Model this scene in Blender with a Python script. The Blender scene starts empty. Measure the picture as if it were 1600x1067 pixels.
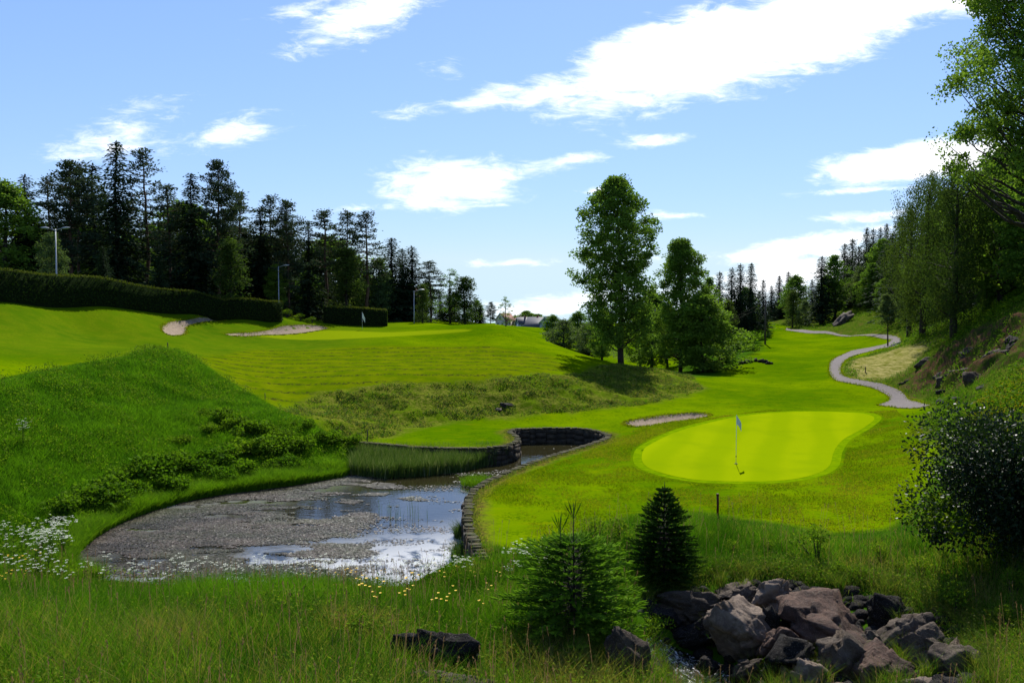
import bpy, bmesh, math, random
import numpy as np
from mathutils import Vector, Matrix, Quaternion
from mathutils.geometry import delaunay_2d_cdt
rng = np.random.default_rng(11)
random.seed(5)
PI = math.pi
scene = bpy.context.scene
COL = scene.collection
F = 1250.0
PITCH = math.atan(53.5 / F)
cp, sp = math.cos(PITCH), math.sin(PITCH)

# ------------------------------------------------------------------ camera
cam_d = bpy.data.cameras.new('camera')
cam = bpy.data.objects.new('camera', cam_d)
COL.objects.link(cam)
cam_d.sensor_width = 36.0
cam_d.lens = 36.0 * F / 1600.0
cam_d.clip_start = 0.1
cam_d.clip_end = 6000
cam.location = (0, 0, 0)
cam.rotation_euler = (PI / 2 - PITCH, 0, 0)
scene.camera = cam


def ray(px, py):
    """direction with Y component 1 through a point of the 1600x1067 photograph"""
    u = (px - 800.0) / F
    v = (533.5 - py) / F
    y = cp + v * sp
    z = -sp + v * cp
    return u / y, z / y


def P(px, py, D):
    a, b = ray(px, py)
    return np.array([a * D, D, b * D])


# ------------------------------------------------------------------ noise
def _h(ix, iy, seed):
    n = (ix.astype(np.int64) * 374761393 + iy.astype(np.int64) * 668265263 + seed * 974711) & 0x7fffffff
    n = ((n ^ (n >> 13)) * 1274126177) & 0x7fffffff
    n = n ^ (n >> 16)
    return (n & 0xffff) / 65535.0


def vnoise(x, y, seed=0):
    x = np.asarray(x, float); y = np.asarray(y, float)
    ix = np.floor(x); iy = np.floor(y)
    fx = x - ix; fy = y - iy
    fx = fx * fx * (3 - 2 * fx); fy = fy * fy * (3 - 2 * fy)
    a = _h(ix, iy, seed); b = _h(ix + 1, iy, seed); c = _h(ix, iy + 1, seed); d = _h(ix + 1, iy + 1, seed)
    return (a * (1 - fx) + b * fx) * (1 - fy) + (c * (1 - fx) + d * fx) * fy


def fbm(x, y, seed=0, octv=4):
    s = 0; a = 0.5; t = 0
    for k in range(octv):
        s = s + a * vnoise(x * 2 ** k, y * 2 ** k, seed + k * 7); t += a; a *= 0.5
    return s / t


def sstep(a, b, x):
    t = np.clip((x - a) / (b - a), 0, 1)
    return t * t * (3 - 2 * t)


# ------------------------------------------------------------------ terrain control points (pixel, pixel, distance)
WZ = -7.7
CT = [
 # near bank
 (0,1067,11),(400,1067,11.3),(650,1067,12),(300,1000,13.5),(100,1000,13.5),(600,1000,14),(600,940,18.5),(300,950,17),(100,945,19.3),
 (800,1067,13.5),(960,1067,14),(895,1010,15.5),(800,940,19),(1000,960,18),(750,905,21.5),(-200,1000,12),(-200,900,18),
 (1100,1060,16.3),(1060,1010,18),(1250,1060,16),(1300,985,18.2),(1100,960,19),(1400,1067,15),(1500,1000,17),(1500,930,18.5),(1590,920,17.6),
 (1600,800,21),(1500,860,20.5),(1600,1067,13.5),(1800,1000,13),(1800,800,17),(1120,905,20.3),
 (1100,850,23),(1300,870,21.5),(1200,905,20.4),(1400,930,19.2),
 # lawn by the green
 (735,775,29.2),(850,740,33),(850,800,27),(1000,700,37),(1150,725,34),(1150,650,48),(1350,650,47),(1300,720,34.5),(1150,760,30),(950,690,40.5),
 (1000,660,46),(1100,800,26),(1000,820,25),(1250,800,25.5),(1400,800,25),(1400,700,36),(870,708,37.5),
 # peninsula
 (640,695,40),(720,698,39.7),(800,688,41.5),(795,670,45.5),(900,668,46),(700,675,44),
 # valley fairway
 (1150,600,65),(1150,570,82),(1150,545,105),(1200,530,125),(1230,515,150),(1300,525,125),(1300,545,100),(1300,580,73),(1300,610,60),
 (1400,635,49),(1440,637,48),(1390,540,92),(1250,516,145),(1400,605,58),(1150,625,55),
 # right hillside
 (1450,605,54),(1500,600,48),(1500,540,55),(1488,530,60),(1435,530,70),(1390,528,100),(1600,500,48),(1600,560,42),(1600,620,36),(1500,640,40),
 (1550,700,30),(1600,700,28),(1450,680,37),(1600,455,62),(1700,420,60),(1550,470,75),(1480,490,90),(1400,503,118),(1350,493,135),(1300,506,145),(1262,512,155),
 (1350,470,170),(1300,490,162),(1380,482,138),(1420,495,108),(1340,480,152),(1260,503,165),(1300,478,200),(1230,505,210),(1500,430,180),(1600,400,120),(1800,500,40),(1900,700,24),(2000,350,80),(1150,505,190),
 # left bank of far fairway
 (1130,560,90),(1140,535,112),(1190,513,140),(1100,572,85),(1060,585,80),(1000,585,88),
 # mound
 (770,506,82),(815,520,79),(840,531,77),(870,541,76),(900,550,75),(970,570,73),(1040,581,68),(1090,606,61),(300,560,55),(400,580,55),(500,600,51.5),(500,560,62),
 (600,560,63),(600,530,73),(600,600,51.5),(700,560,63),(700,600,52.5),(800,560,64),(800,600,53),(900,575,62),(900,603,55),(1000,603,59),
 (600,665,45),(700,655,47.5),(800,652,49),(900,648,50),(1000,636,53),(1080,618,58),(550,650,46),(470,640,46),(700,525,76),
 # behind mound
 (830,548,105),(900,556,105),(1000,575,100),(830,530,160),(950,530,160),(770,510,120),(770,508,180),(1050,560,120),
 # plateau
 (0,592,38),(0,530,50),(0,500,54),(0,468,58),(400,495,81),(360,491,79),(430,496,84),(130,520,60),(150,476,66),(300,485,75),(437,500,83),(262,532,62),(300,510,72),(350,502,79),
 (420,515,80),(500,521,80),(600,520,82),(505,503,100),(605,503,100),(700,508,100),(-200,590,34),(-200,480,52),(-400,470,45),
 (0,450,80),(200,465,90),(400,490,100),(550,497,130),(700,503,150),(0,440,140),(300,470,160),(600,495,200),(-400,420,120),
 # meadow
 (65,583,41),(200,560,47),(130,571,44),(262,551,50),(0,700,31),(0,800,27),(150,650,37),(150,750,31.5),(300,700,37),(300,620,44),(400,640,43.5),(450,700,38.5),
 (350,585,51),(560,690,40.5),(-200,700,27),(-200,850,20),(0,880,23.5),(500,655,42),
]
pts = [P(*c) for c in CT]
for px, py in [(105, 885), (180, 815), (330, 772), (450, 757), (560, 738), (740, 930), (400, 932), (100, 925)]:
    a, b = ray(px, py); pts.append(np.array([a * WZ / b, WZ / b, WZ + 0.03]))
for px, py in [(300, 850), (500, 850), (600, 780), (650, 850)]:
    a, b = ray(px, py); pts.append(np.array([a * WZ / b, WZ / b, WZ - 0.25]))
for a in np.linspace(-60, 60, 9):
    r = math.radians(a)
    pts.append(np.array([3.2 * math.sin(r), 3.2 * math.cos(r), -2.35]))
    pts.append(np.array([7.2 * math.sin(r), 7.2 * math.cos(r), -4.3]))
    pts.append(np.array([600 * math.sin(r), 600 * math.cos(r), 8 * abs(a) / 60 - 19]))
    pts.append(np.array([330 * math.sin(r), 330 * math.cos(r), -10.5 + 10 * abs(a) / 60]))
for (th, r, z) in [(-60, 20, -5.5), (-60, 50, 0.5), (-60, 120, 2), (60, 15, -4), (60, 40, 1.5), (60, 100, 6)]:
    q = math.radians(th); pts.append(np.array([r * math.sin(q), r * math.cos(q), z]))
pts = np.array(pts)


def warp(x, y):
    r = np.clip(np.hypot(x, y), 3.0, 640)
    return np.arctan2(x, y) * 1.5, np.log(r)


def _k(r2):
    return 0.5 * r2 * np.log(r2 + 1e-12)


cu, cv = warp(pts[:, 0], pts[:, 1])
n = len(pts)
A = np.zeros((n + 3, n + 3))
A[:n, :n] = _k((cu[:, None] - cu[None]) ** 2 + (cv[:, None] - cv[None]) ** 2) + np.eye(n) * 0.0006
A[:n, n] = 1; A[:n, n + 1] = cu; A[:n, n + 2] = cv
A[n:, :n] = A[:n, n:].T
W = np.linalg.solve(A, np.concatenate([pts[:, 2], [0, 0, 0]]))


def H0(x, y):
    x = np.atleast_1d(np.asarray(x, float)); y = np.atleast_1d(np.asarray(y, float))
    out = np.empty(x.shape)
    xf = x.ravel(); yf = y.ravel(); of = out.ravel()
    for s in range(0, len(xf), 40000):
        u, v = warp(xf[s:s + 40000], yf[s:s + 40000])
        th = np.abs(u / 1.5)
        uc = np.clip(u, -1.5 * 1.15, 1.5 * 1.15)
        z = _k((uc[:, None] - cu[None]) ** 2 + (v[:, None] - cv[None]) ** 2) @ W[:n] + W[n] + W[n + 1] * uc + W[n + 2] * v
        w = sstep(0.85, 1.5, th)
        of[s:s + 40000] = z * (1 - w) + (-1.9) * w
    return of.reshape(x.shape)


def hit0(px, py, fn=H0, lo=4.0, hi=500.0):
    a, b = ray(px, py)
    D = np.exp(np.linspace(math.log(lo), math.log(hi), 1500))
    z = fn(a * D, D)
    d = b * D - z
    i = np.where(d < 0)[0]
    if len(i) == 0:
        return np.array([a * 150, 150, float(fn(a * 150, 150)[0])])
    i = max(i[0], 1)
    t = d[i - 1] / (d[i - 1] - d[i] + 1e-12)
    Dh = D[i - 1] + t * (D[i] - D[i - 1])
    return np.array([a * Dh, Dh, float(fn(a * Dh, Dh)[0])])


def Wp(poly, fn=H0):
    return np.array([hit0(px, py, fn)[:2] for px, py in poly])


def at_z(poly, z):
    out = []
    for px, py in poly:
        a, b = ray(px, py); out.append((a * z / b, z / b))
    return np.array(out)


def smooth_closed(p, k=4):
    p = np.asarray(p); n_ = len(p); out = []
    for i in range(n_):
        p0, p1, p2, p3 = p[i - 1], p[i], p[(i + 1) % n_], p[(i + 2) % n_]
        for j in range(k):
            t = j / k
            out.append(0.5 * (2 * p1 + (p2 - p0) * t + (2 * p0 - 5 * p1 + 4 * p2 - p3) * t * t + (-p0 + 3 * p1 - 3 * p2 + p3) * t ** 3))
    return np.array(out)


def smooth_open(p, k=6):
    p = np.asarray(p, float); out = []
    q = np.vstack([2 * p[0] - p[1], p, 2 * p[-1] - p[-2]])
    for i in range(1, len(q) - 2):
        p0, p1, p2, p3 = q[i - 1], q[i], q[i + 1], q[i + 2]
        for j in range(k):
            t = j / k
            out.append(0.5 * (2 * p1 + (p2 - p0) * t + (2 * p0 - 5 * p1 + 4 * p2 - p3) * t * t + (-p0 + 3 * p1 - 3 * p2 + p3) * t ** 3))
    out.append(p[-1])
    return np.array(out)


def sd(poly, x, y):
    """signed distance, negative inside"""
    x = np.asarray(x, float); y = np.asarray(y, float)
    shp = x.shape; x = x.ravel(); y = y.ravel()
    res = np.full(len(x), 1e3)
    mn = poly.min(0) - 6; mx = poly.max(0) + 6
    idx = np.where((x > mn[0]) & (x < mx[0]) & (y > mn[1]) & (y < mx[1]))[0]
    if len(idx):
        X = x[idx]; Y = y[idx]
        best = np.full(len(X), 1e9); ins = np.zeros(len(X), bool)
        for i in range(len(poly)):
            ax, ay = poly[i - 1]; bx, by = poly[i]
            ex, ey = bx - ax, by - ay
            t = np.clip(((X - ax) * ex + (Y - ay) * ey) / (ex * ex + ey * ey + 1e-12), 0, 1)
            best = np.minimum(best, (X - ax - t * ex) ** 2 + (Y - ay - t * ey) ** 2)
            c = ((ay > Y) != (by > Y)) & (X < (bx - ax) * (Y - ay) / (by - ay + 1e-12) + ax)
            ins ^= c
        best = np.sqrt(best)
        res[idx] = np.where(ins, -best, best)
    return res.reshape(shp)


# ------------------------------------------------------------------ zones
wall_px = [(560, 691), (600, 694), (650, 698), (700, 700), (745, 700), (785, 697), (806, 690), (806, 682), (796, 674), (812, 670), (850, 669),
           (900, 669), (935, 674), (951, 682), (930, 692), (870, 710), (820, 727), (785, 742), (755, 756), (737, 772), (731, 795), (734, 825), (744, 850), (758, 872)]
wall_xy = at_z(wall_px, -6.88)
wall_curve = smooth_open(wall_xy, 8)
shore = at_z([(768, 900), (740, 912), (600, 916), (400, 914), (250, 912), (150, 905), (100, 893), (102, 878), (130, 848), (180, 818), (250, 792), (330, 774), (450, 758), (520, 746), (548, 738)], WZ)
pond = np.vstack([wall_curve, shore])
green_p = smooth_closed(Wp([(1003, 712), (1012, 697), (1045, 680), (1090, 665), (1150, 652), (1210, 645), (1280, 643), (1340, 645), (1366, 653), (1350, 668), (1318, 686),
                            (1303, 705), (1296, 728), (1272, 742), (1225, 751), (1150, 753), (1085, 750), (1035, 740), (1008, 728)]), 5)
bunk = {
 'right': smooth_closed(Wp([(975, 662), (992, 656), (1040, 649), (1085, 645), (1108, 648), (1098, 653), (1050, 659), (1003, 666)]), 4),
 'left': smooth_closed(Wp([(254, 510), (268, 502), (300, 498), (345, 498), (350, 501), (315, 503), (293, 509), (289, 521), (272, 524), (256, 519)]), 4),
 'mid': smooth_closed(Wp([(350, 522), (395, 519), (430, 513), (460, 508), (492, 508), (514, 513), (480, 519), (430, 523), (385, 525)]), 4),
}
upper_green = smooth_closed(Wp([(395, 524), (450, 521), (560, 517), (700, 515), (735, 517), (680, 522), (560, 528), (440, 529)]), 4)
path_p = np.vstack([smooth_open(Wp(a), 4) for a in (
    [(1372, 633), (1388, 627), (1388, 619), (1365, 607), (1325, 599), (1303, 593), (1296, 577), (1302, 561), (1328, 549), (1365, 542), (1386, 537), (1390, 531), (1360, 526), (1300, 523), (1262, 521), (1226, 516)],
    [(1230, 512), (1262, 516), (1300, 519), (1365, 522), (1404, 527), (1411, 534), (1396, 542), (1365, 548), (1338, 555), (1320, 564), (1313, 577), (1320, 589), (1350, 595), (1382, 601), (1408, 612), (1424, 626), (1456, 633), (1440, 637), (1400, 637)])])
stream_p = smooth_closed(Wp([(1010, 985), (1040, 992), (1080, 1010), (1120, 1022), (1160, 1045), (1190, 1075), (1150, 1110), (1080, 1100), (1045, 1060), (1030, 1030), (1000, 1005)]), 3)
meadow_p = np.vstack([Wp([(-260, 640), (-120, 612), (0, 592), (60, 580), (130, 567), (200, 555), (262, 545), (290, 553), (320, 570), (350, 590), (400, 618), (440, 640), (490, 662), (530, 680), (562, 691)]), at_z([(548, 742)], WZ), shore[::-1][1:-4], np.array([[-22.0, 20.0]])])
rough_p = Wp([(430, 638), (500, 615), (600, 600), (700, 600), (800, 590), (900, 583), (960, 570), (1040, 577), (1100, 608), (1060, 622), (1000, 634), (900, 645), (800, 652), (700, 660), (640, 672), (600, 684), (560, 690), (520, 672)])
rows_p = Wp([(285, 556), (400, 545), (600, 540), (760, 540), (860, 556), (900, 580), (800, 594), (700, 603), (600, 604), (500, 618), (430, 636), (350, 590)])
straw_p = Wp([(1325, 575), (1340, 560), (1390, 548), (1440, 535), (1455, 538), (1430, 560), (1410, 580), (1380, 590), (1345, 592)])
hill_p = np.vstack([Wp([(1640, 735), (1560, 740), (1460, 690), (1450, 662), (1470, 640), (1440, 622), (1400, 606), (1350, 596), (1322, 588), (1318, 575), (1330, 562), (1370, 550), (1412, 538), (1405, 527), (1365, 521), (1300, 518), (1262, 515), (1235, 510)]),
                    np.array([[60.0, 260.0], [250.0, 260.0], [120.0, 30.0]])])
soil_p = Wp([(1410, 590), (1440, 570), (1480, 545), (1540, 505), (1610, 480), (1610, 560), (1540, 590), (1500, 605), (1460, 612)])
soil2_p = Wp([(1440, 650), (1480, 625), (1515, 625), (1500, 660), (1470, 690), (1440, 690)])
lawn_edge = Wp([(744, 850), (758, 872), (800, 868), (850, 862), (900, 835), (960, 812), (1010, 800), (1100, 800), (1200, 815), (1300, 830), (1380, 825), (1430, 800), (1455, 750), (1470, 700), (1560, 740), (1700, 800)])
front_p = np.vstack([lawn_edge, [(40, 10), (20, -20), (-30, -20), (-40, 16), (-22, 20)], shore[::-1][-6:]])
bank_left_far = Wp([(1122, 588), (1140, 575), (1190, 545), (1200, 520), (1190, 508), (1100, 515), (1060, 560), (1060, 590)])


def Hn(x, y):
    """terrain without the pond, with bunkers and roughness"""
    z = H0(x, y)
    s_far = np.clip(np.hypot(x, y) / 40.0, 0.5, 3)
    for k in bunk:
        d = sd(bunk[k], x, y)
        z = z - 0.34 * sstep(0.12, -0.45, d)
    rm = sstep(0.4, -0.8, sd(rough_p, x, y))
    z = z + rm * (0.42 * (fbm(x * 1.5, y * 1.5, 3, 3) - 0.5) + 0.5 * (fbm(x * .35, y * .5, 4, 2) - .5))
    rm = sstep(0.4, -0.8, sd(hill_p, x, y))
    z = z + rm * 0.5 * (fbm(x * 0.7, y * 0.7, 5, 4) - 0.5)
    rm = sstep(0.3, -1.2, sd(soil_p, x, y))
    z = z + rm * 1.9 * (np.abs(fbm(x * 0.55, y * 0.4, 15, 4) - 0.5) * 2 - 0.25)
    rm = sstep(0.3, -1.2, sd(meadow_p, x, y))
    z = z + rm * 0.18 * (fbm(x * 0.9, y * 0.9, 9, 3) - 0.5)
    z = z + 0.10 * (fbm(x * 0.12, y * 0.12, 19, 2) - 0.5)
    z = z - 0.35 * sstep(0.25, -0.35, sd(stream_p, x, y))
    return z


def Hfull(x, y):
    z = Hn(x, y)
    d = sd(pond, x, y)
    wd = np.full(x.shape, 1e3)
    m = (d < 5) & (d > -5)
    if m.any():
        X = x[m]; Y = y[m]; b = np.full(X.shape, 1e9)
        for q in wall_curve[::2]:
            b = np.minimum(b, (X - q[0]) ** 2 + (Y - q[1]) ** 2)
        wd[m] = np.sqrt(b)
    near_wall = wd < 0.7
    zin = WZ - 0.06 - np.clip(-d * 0.4, 0, 0.6)
    z = np.where(d < 0, np.where(near_wall, WZ - 0.7, np.minimum(z, zin)), z)
    z = np.where((d >= 0) & (d < 5) & ~near_wall, np.maximum(z, WZ - 0.04 + np.clip(d, 0, 1) * 0.12), z)
    # keep the top of the bank level with the wall
    tw = sstep(2.5, 0.3, wd) * (d >= 0)
    z = z * (1 - tw) + (-6.93) * tw
    return z


def G(px, py):
    return hit0(px, py, Hn)


def zat(x, y):
    return float(Hfull(np.array([float(x)]), np.array([float(y)]))[0])


def XY(px, D):
    """ground point at distance D below picture column px"""
    a, _ = ray(px, 500)
    return np.array([a * D, D, zat(a * D, D)])


# ------------------------------------------------------------------ object helpers
def tag(o, label=None, cat=None, group=None, kind=None):
    if label: o['label'] = label
    if cat: o['category'] = cat
    if group: o['group'] = group
    if kind: o['kind'] = kind
    return o


def empty(name, loc=(0, 0, 0), rz=0.0, label=None, cat=None, group=None):
    o = bpy.data.objects.new(name, None)
    COL.objects.link(o)
    o.empty_display_size = 0.2
    o.location = tuple(float(v) for v in loc); o.rotation_euler = (0, 0, rz)
    return tag(o, label, cat, group)


class MB:
    """collects vertices and faces, then makes ONE mesh object"""
    def __init__(s):
        s.v = []; s.f = []; s.n = 0; s.c = []; s.mi = []

    def add(s, v, f, c=None, mi=0):
        v = np.asarray(v, float).reshape(-1, 3); f = np.asarray(f, np.int64)
        s.v.append(v); s.f.append(f + s.n); s.n += len(v); s.mi.append(np.full(len(f), mi))
        if c is None: c = np.tile([0.5, 0.0, 0.5, 1.0], (len(v), 1))
        s.c.append(np.asarray(c, float).reshape(-1, 4)); return s

    def mesh(s, name, mats, smooth=False):
        me = bpy.data.meshes.new(name)
        V = np.vstack(s.v); me.vertices.add(len(V)); me.vertices.foreach_set('co', V.astype(np.float32).ravel())
        lt = np.concatenate([np.full(len(f), f.shape[1]) for f in s.f if len(f)])
        li = np.concatenate([f.ravel() for f in s.f if len(f)])
        mi = np.concatenate([m for m in s.mi if len(m)])
        me.loops.add(len(li)); me.polygons.add(len(lt))
        me.loops.foreach_set('vertex_index', li.astype(np.int32))
        me.polygons.foreach_set('loop_start', np.concatenate([[0], np.cumsum(lt)[:-1]]).astype(np.int32))
        me.polygons.foreach_set('loop_total', lt.astype(np.int32))
        if not isinstance(mats, (list, tuple)): mats = [mats]
        for m in mats: me.materials.append(m)
        if len(mats) > 1: me.polygons.foreach_set('material_index', mi.astype(np.int32))
        me.update(calc_edges=True)
        if smooth: me.polygons.foreach_set('use_smooth', np.ones(len(lt), bool))
        at = me.color_attributes.new('col', 'FLOAT_COLOR', 'POINT')
        at.data.foreach_set('color', np.vstack(s.c).astype(np.float32).ravel())
        return me

    def build(s, name, mats, parent=None, smooth=False, loc=None):
        o = bpy.data.objects.new(name, s.mesh(name, mats, smooth)); COL.objects.link(o)
        if parent is not None: o.parent = parent
        if loc is not None: o.location = tuple(float(q) for q in loc)
        return o

    # ---- shapes
    def tube(s, path, rad, sides=8, c=None, cap=True, mi=0):
        path = np.asarray(path, float); rad = np.broadcast_to(np.asarray(rad, float), (len(path),))
        t = np.gradient(path, axis=0); t /= np.linalg.norm(t, axis=1)[:, None] + 1e-9
        ref = np.array([1.0, 0.13, 0.0]) if abs(t[0][2]) > 0.7 else np.array([0, 0, 1.0])
        a = np.cross(t, ref); a /= np.linalg.norm(a, axis=1)[:, None] + 1e-9
        b = np.cross(t, a)
        ang = np.arange(sides) * 2 * PI / sides
        V = path[:, None] + rad[:, None, None] * (a[:, None] * np.cos(ang)[None, :, None] + b[:, None] * np.sin(ang)[None, :, None])
        V = V.reshape(-1, 3); m = len(path)
        i = np.arange(m - 1)[:, None] * sides; j = np.arange(sides)[None]
        jn = (j + 1) % sides
        Fq = np.stack([i + j, i + jn, i + sides + jn, i + sides + j], -1).reshape(-1, 4)
        cc = None if c is None else np.tile(c, (len(V), 1))
        s.add(V, Fq, cc, mi)
        if cap:
            base = s.n - len(V)
            s.f.append((np.arange(sides)[None] + base + (m - 1) * sides)); s.mi.append(np.array([mi]))
            s.f.append((np.arange(sides)[::-1][None] + base)); s.mi.append(np.array([mi]))
        return s

    def box(s, lo, hi, mi=0, c=None, rot=None, org=(0, 0, 0)):
        lo = np.asarray(lo, float); hi = np.asarray(hi, float)
        V = np.array([[x, y, z] for x in (0, 1) for y in (0, 1) for z in (0, 1)], float) * (hi - lo) + lo
        if rot is not None: V = V @ np.asarray(rot).T
        V = V + np.asarray(org)
        Fq = [[0, 1, 3, 2], [4, 6, 7, 5], [0, 4, 5, 1], [2, 3, 7, 6], [0, 2, 6, 4], [1, 5, 7, 3]]
        return s.add(V, Fq, None if c is None else np.tile(c, (8, 1)), mi)


def rotz(a):
    c, s_ = math.cos(a), math.sin(a)
    return np.array([[c, -s_, 0], [s_, c, 0], [0, 0, 1]])


def rand_unit(k, r=rng):
    v = r.normal(size=(k, 3)); return v / np.linalg.norm(v, axis=1)[:, None]


def leafs(mb, cen, axis, nrm, L, Wd, col, mi=0, shape=0.45):
    """diamond leaf faces; arrays of equal length"""
    k = len(cen); L = np.broadcast_to(np.asarray(L, float), (k,))[:, None]; Wd = np.broadcast_to(np.asarray(Wd, float), (k,))[:, None]
    axis = axis / (np.linalg.norm(axis, axis=1)[:, None] + 1e-9)
    side = np.cross(axis, nrm); side /= np.linalg.norm(side, axis=1)[:, None] + 1e-9
    a = cen - axis * L * 0.5; b = cen + axis * L * 0.5
    m = cen - axis * L * (0.5 - shape)
    V = np.stack([a, m + side * Wd * 0.5, b, m - side * Wd * 0.5], 1).reshape(-1, 3)
    Fq = np.arange(4 * k).reshape(-1, 4)
    C = np.repeat(col, 4, axis=0)
    mb.add(V, Fq, C, mi)


def cols(k, base=0.5, sp_=0.25, alt=0.0, alts=0.15, r=rng):
    c = np.zeros((k, 4)); c[:, 0] = np.clip(base + r.normal(size=k) * sp_, 0, 1); c[:, 1] = np.clip(alt + r.normal(size=k) * alts, 0, 1)
    c[:, 2] = r.random(k); c[:, 3] = 1
    return c


def copy_tree(o, name=None):
    c = o.copy(); COL.objects.link(c)
    for ch in o.children:
        d = ch.copy(); COL.objects.link(d); d.parent = c
        for g in ch.children:
            e = g.copy(); COL.objects.link(e); e.parent = d
    return c


# ------------------------------------------------------------------ materials
def newmat(name):
    m = bpy.data.materials.new(name); m.use_nodes = True
    nt = m.node_tree; nt.nodes.clear()
    out = nt.nodes.new('ShaderNodeOutputMaterial')
    return m, nt, out


def N(nt, t, **kw):
    nd = nt.nodes.new('ShaderNode' + t)
    for k, v in kw.items():
        if k.startswith('i_'):
            nd.inputs[k[2:].replace('_', ' ')].default_value = v
        elif k.startswith('n_'):
            nd.inputs[int(k[2:])].default_value = v
        else:
            setattr(nd, k, v)
    return nd


def LK(nt, a, b): nt.links.new(a, b)


def mix(nt, fac, a, b, mode='MIX'):
    m = nt.nodes.new('ShaderNodeMix'); m.data_type = 'RGBA'; m.blend_type = mode
    for i, v in ((0, fac), (6, a), (7, b)):
        if hasattr(v, 'is_linked'): nt.links.new(v, m.inputs[i])
        else: m.inputs[i].default_value = v if i == 0 else (*v, 1) if len(v) == 3 else v
    return m.outputs[2]


def mth(nt, op, a, b=None, c=None, clamp=False):
    m = nt.nodes.new('ShaderNodeMath'); m.operation = op; m.use_clamp = clamp
    for i, v in enumerate((a, b, c)):
        if v is None: continue
        if hasattr(v, 'is_linked'): nt.links.new(v, m.inputs[i])
        else: m.inputs[i].default_value = v
    return m.outputs[0]


def ramp(nt, f, a, b):
    m = nt.nodes.new('ShaderNodeMapRange'); m.interpolation_type = 'SMOOTHSTEP'
    nt.links.new(f, m.inputs[0]); m.inputs[1].default_value = a; m.inputs[2].default_value = b
    return m.outputs[0]


def noise(nt, vec, scale, det=4, rough=0.55, dist=0.0):
    t = nt.nodes.new('ShaderNodeTexNoise'); t.inputs['Scale'].default_value = scale; t.inputs['Detail'].default_value = det
    t.inputs['Roughness'].default_value = rough; t.inputs['Distortion'].default_value = dist
    if vec is not None: nt.links.new(vec, t.inputs['Vector'])
    return t.outputs['Fac']


def foliage(name, dark, light, alt, transl=0.35, rough=0.7, spec=0.015, tint=(1.15, 1.25, 0.5)):
    m, nt, out = newmat(name)
    at = N(nt, 'VertexColor', layer_name='col')
    sep = N(nt, 'SeparateColor'); LK(nt, at.outputs['Color'], sep.inputs[0])
    oi = N(nt, 'ObjectInfo')
    c = mix(nt, sep.outputs[0], dark, light)
    c = mix(nt, sep.outputs[1], c, alt)
    v = mth(nt, 'MULTIPLY_ADD', oi.outputs['Random'], 0.35, 0.82)
    hs = N(nt, 'HueSaturation'); LK(nt, c, hs.inputs['Color']); LK(nt, v, hs.inputs['Value'])
    h = mth(nt, 'MULTIPLY_ADD', oi.outputs['Random'], -0.025, 0.512); LK(nt, h, hs.inputs['Hue'])
    c = hs.outputs[0]
    bs = N(nt, 'BsdfPrincipled'); LK(nt, c, bs.inputs['Base Color']); bs.inputs['Roughness'].default_value = rough
    bs.inputs['Specular IOR Level'].default_value = spec
    tr = N(nt, 'BsdfTranslucent'); tc = mix(nt, 1.0, c, tint, 'MULTIPLY'); LK(nt, tc, tr.inputs['Color'])
    ms = N(nt, 'MixShader'); ms.inputs[0].default_value = transl
    LK(nt, bs.outputs[0], ms.inputs[1]); LK(nt, tr.outputs[0], ms.inputs[2]); LK(nt, ms.outputs[0], out.inputs[0])
    return m


def solid(name, c1, c2=None, scale=6.0, rough=0.8, bump=0.0, metal=0.0, det=5, spec=0.3, stretch=None):
    m, nt, out = newmat(name)
    tc = N(nt, 'TexCoord'); vec = tc.outputs['Object']
    if stretch:
        mp = N(nt, 'Mapping'); LK(nt, vec, mp.inputs[0]); mp.inputs['Scale'].default_value = stretch; vec = mp.outputs[0]
    f = noise(nt, vec, scale, det)
    bs = N(nt, 'BsdfPrincipled'); bs.inputs['Roughness'].default_value = rough; bs.inputs['Metallic'].default_value = metal
    bs.inputs['Specular IOR Level'].default_value = spec
    if c2 is None: c2 = tuple(v * 0.7 for v in c1)
    LK(nt, mix(nt, ramp(nt, f, 0.3, 0.7), c1, c2), bs.inputs['Base Color'])
    if bump:
        bp = N(nt, 'Bump'); bp.inputs['Strength'].default_value = bump; bp.inputs['Distance'].default_value = 0.05
        LK(nt, f, bp.inputs['Height']); LK(nt, bp.outputs[0], bs.inputs['Normal'])
    LK(nt, bs.outputs[0], out.inputs[0])
    return m
# ------------------------------------------------------------------ light and sky
SUN_AZ = math.radians(11)      # clockwise from +Y (towards +X)
SUN_EL = math.radians(46)
sd_ = bpy.data.lights.new('sun', 'SUN'); sd_.energy = 5.0; sd_.angle = math.radians(0.5); sd_.color = (1.0, 0.96, 0.88)
sun = bpy.data.objects.new('sun', sd_); COL.objects.link(sun)
sdir = Vector((math.sin(SUN_AZ) * math.cos(SUN_EL), math.cos(SUN_AZ) * math.cos(SUN_EL), math.sin(SUN_EL)))
sun.rotation_euler = sdir.to_track_quat('Z', 'Y').to_euler()
sun.location = (30, 60, 60)

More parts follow.
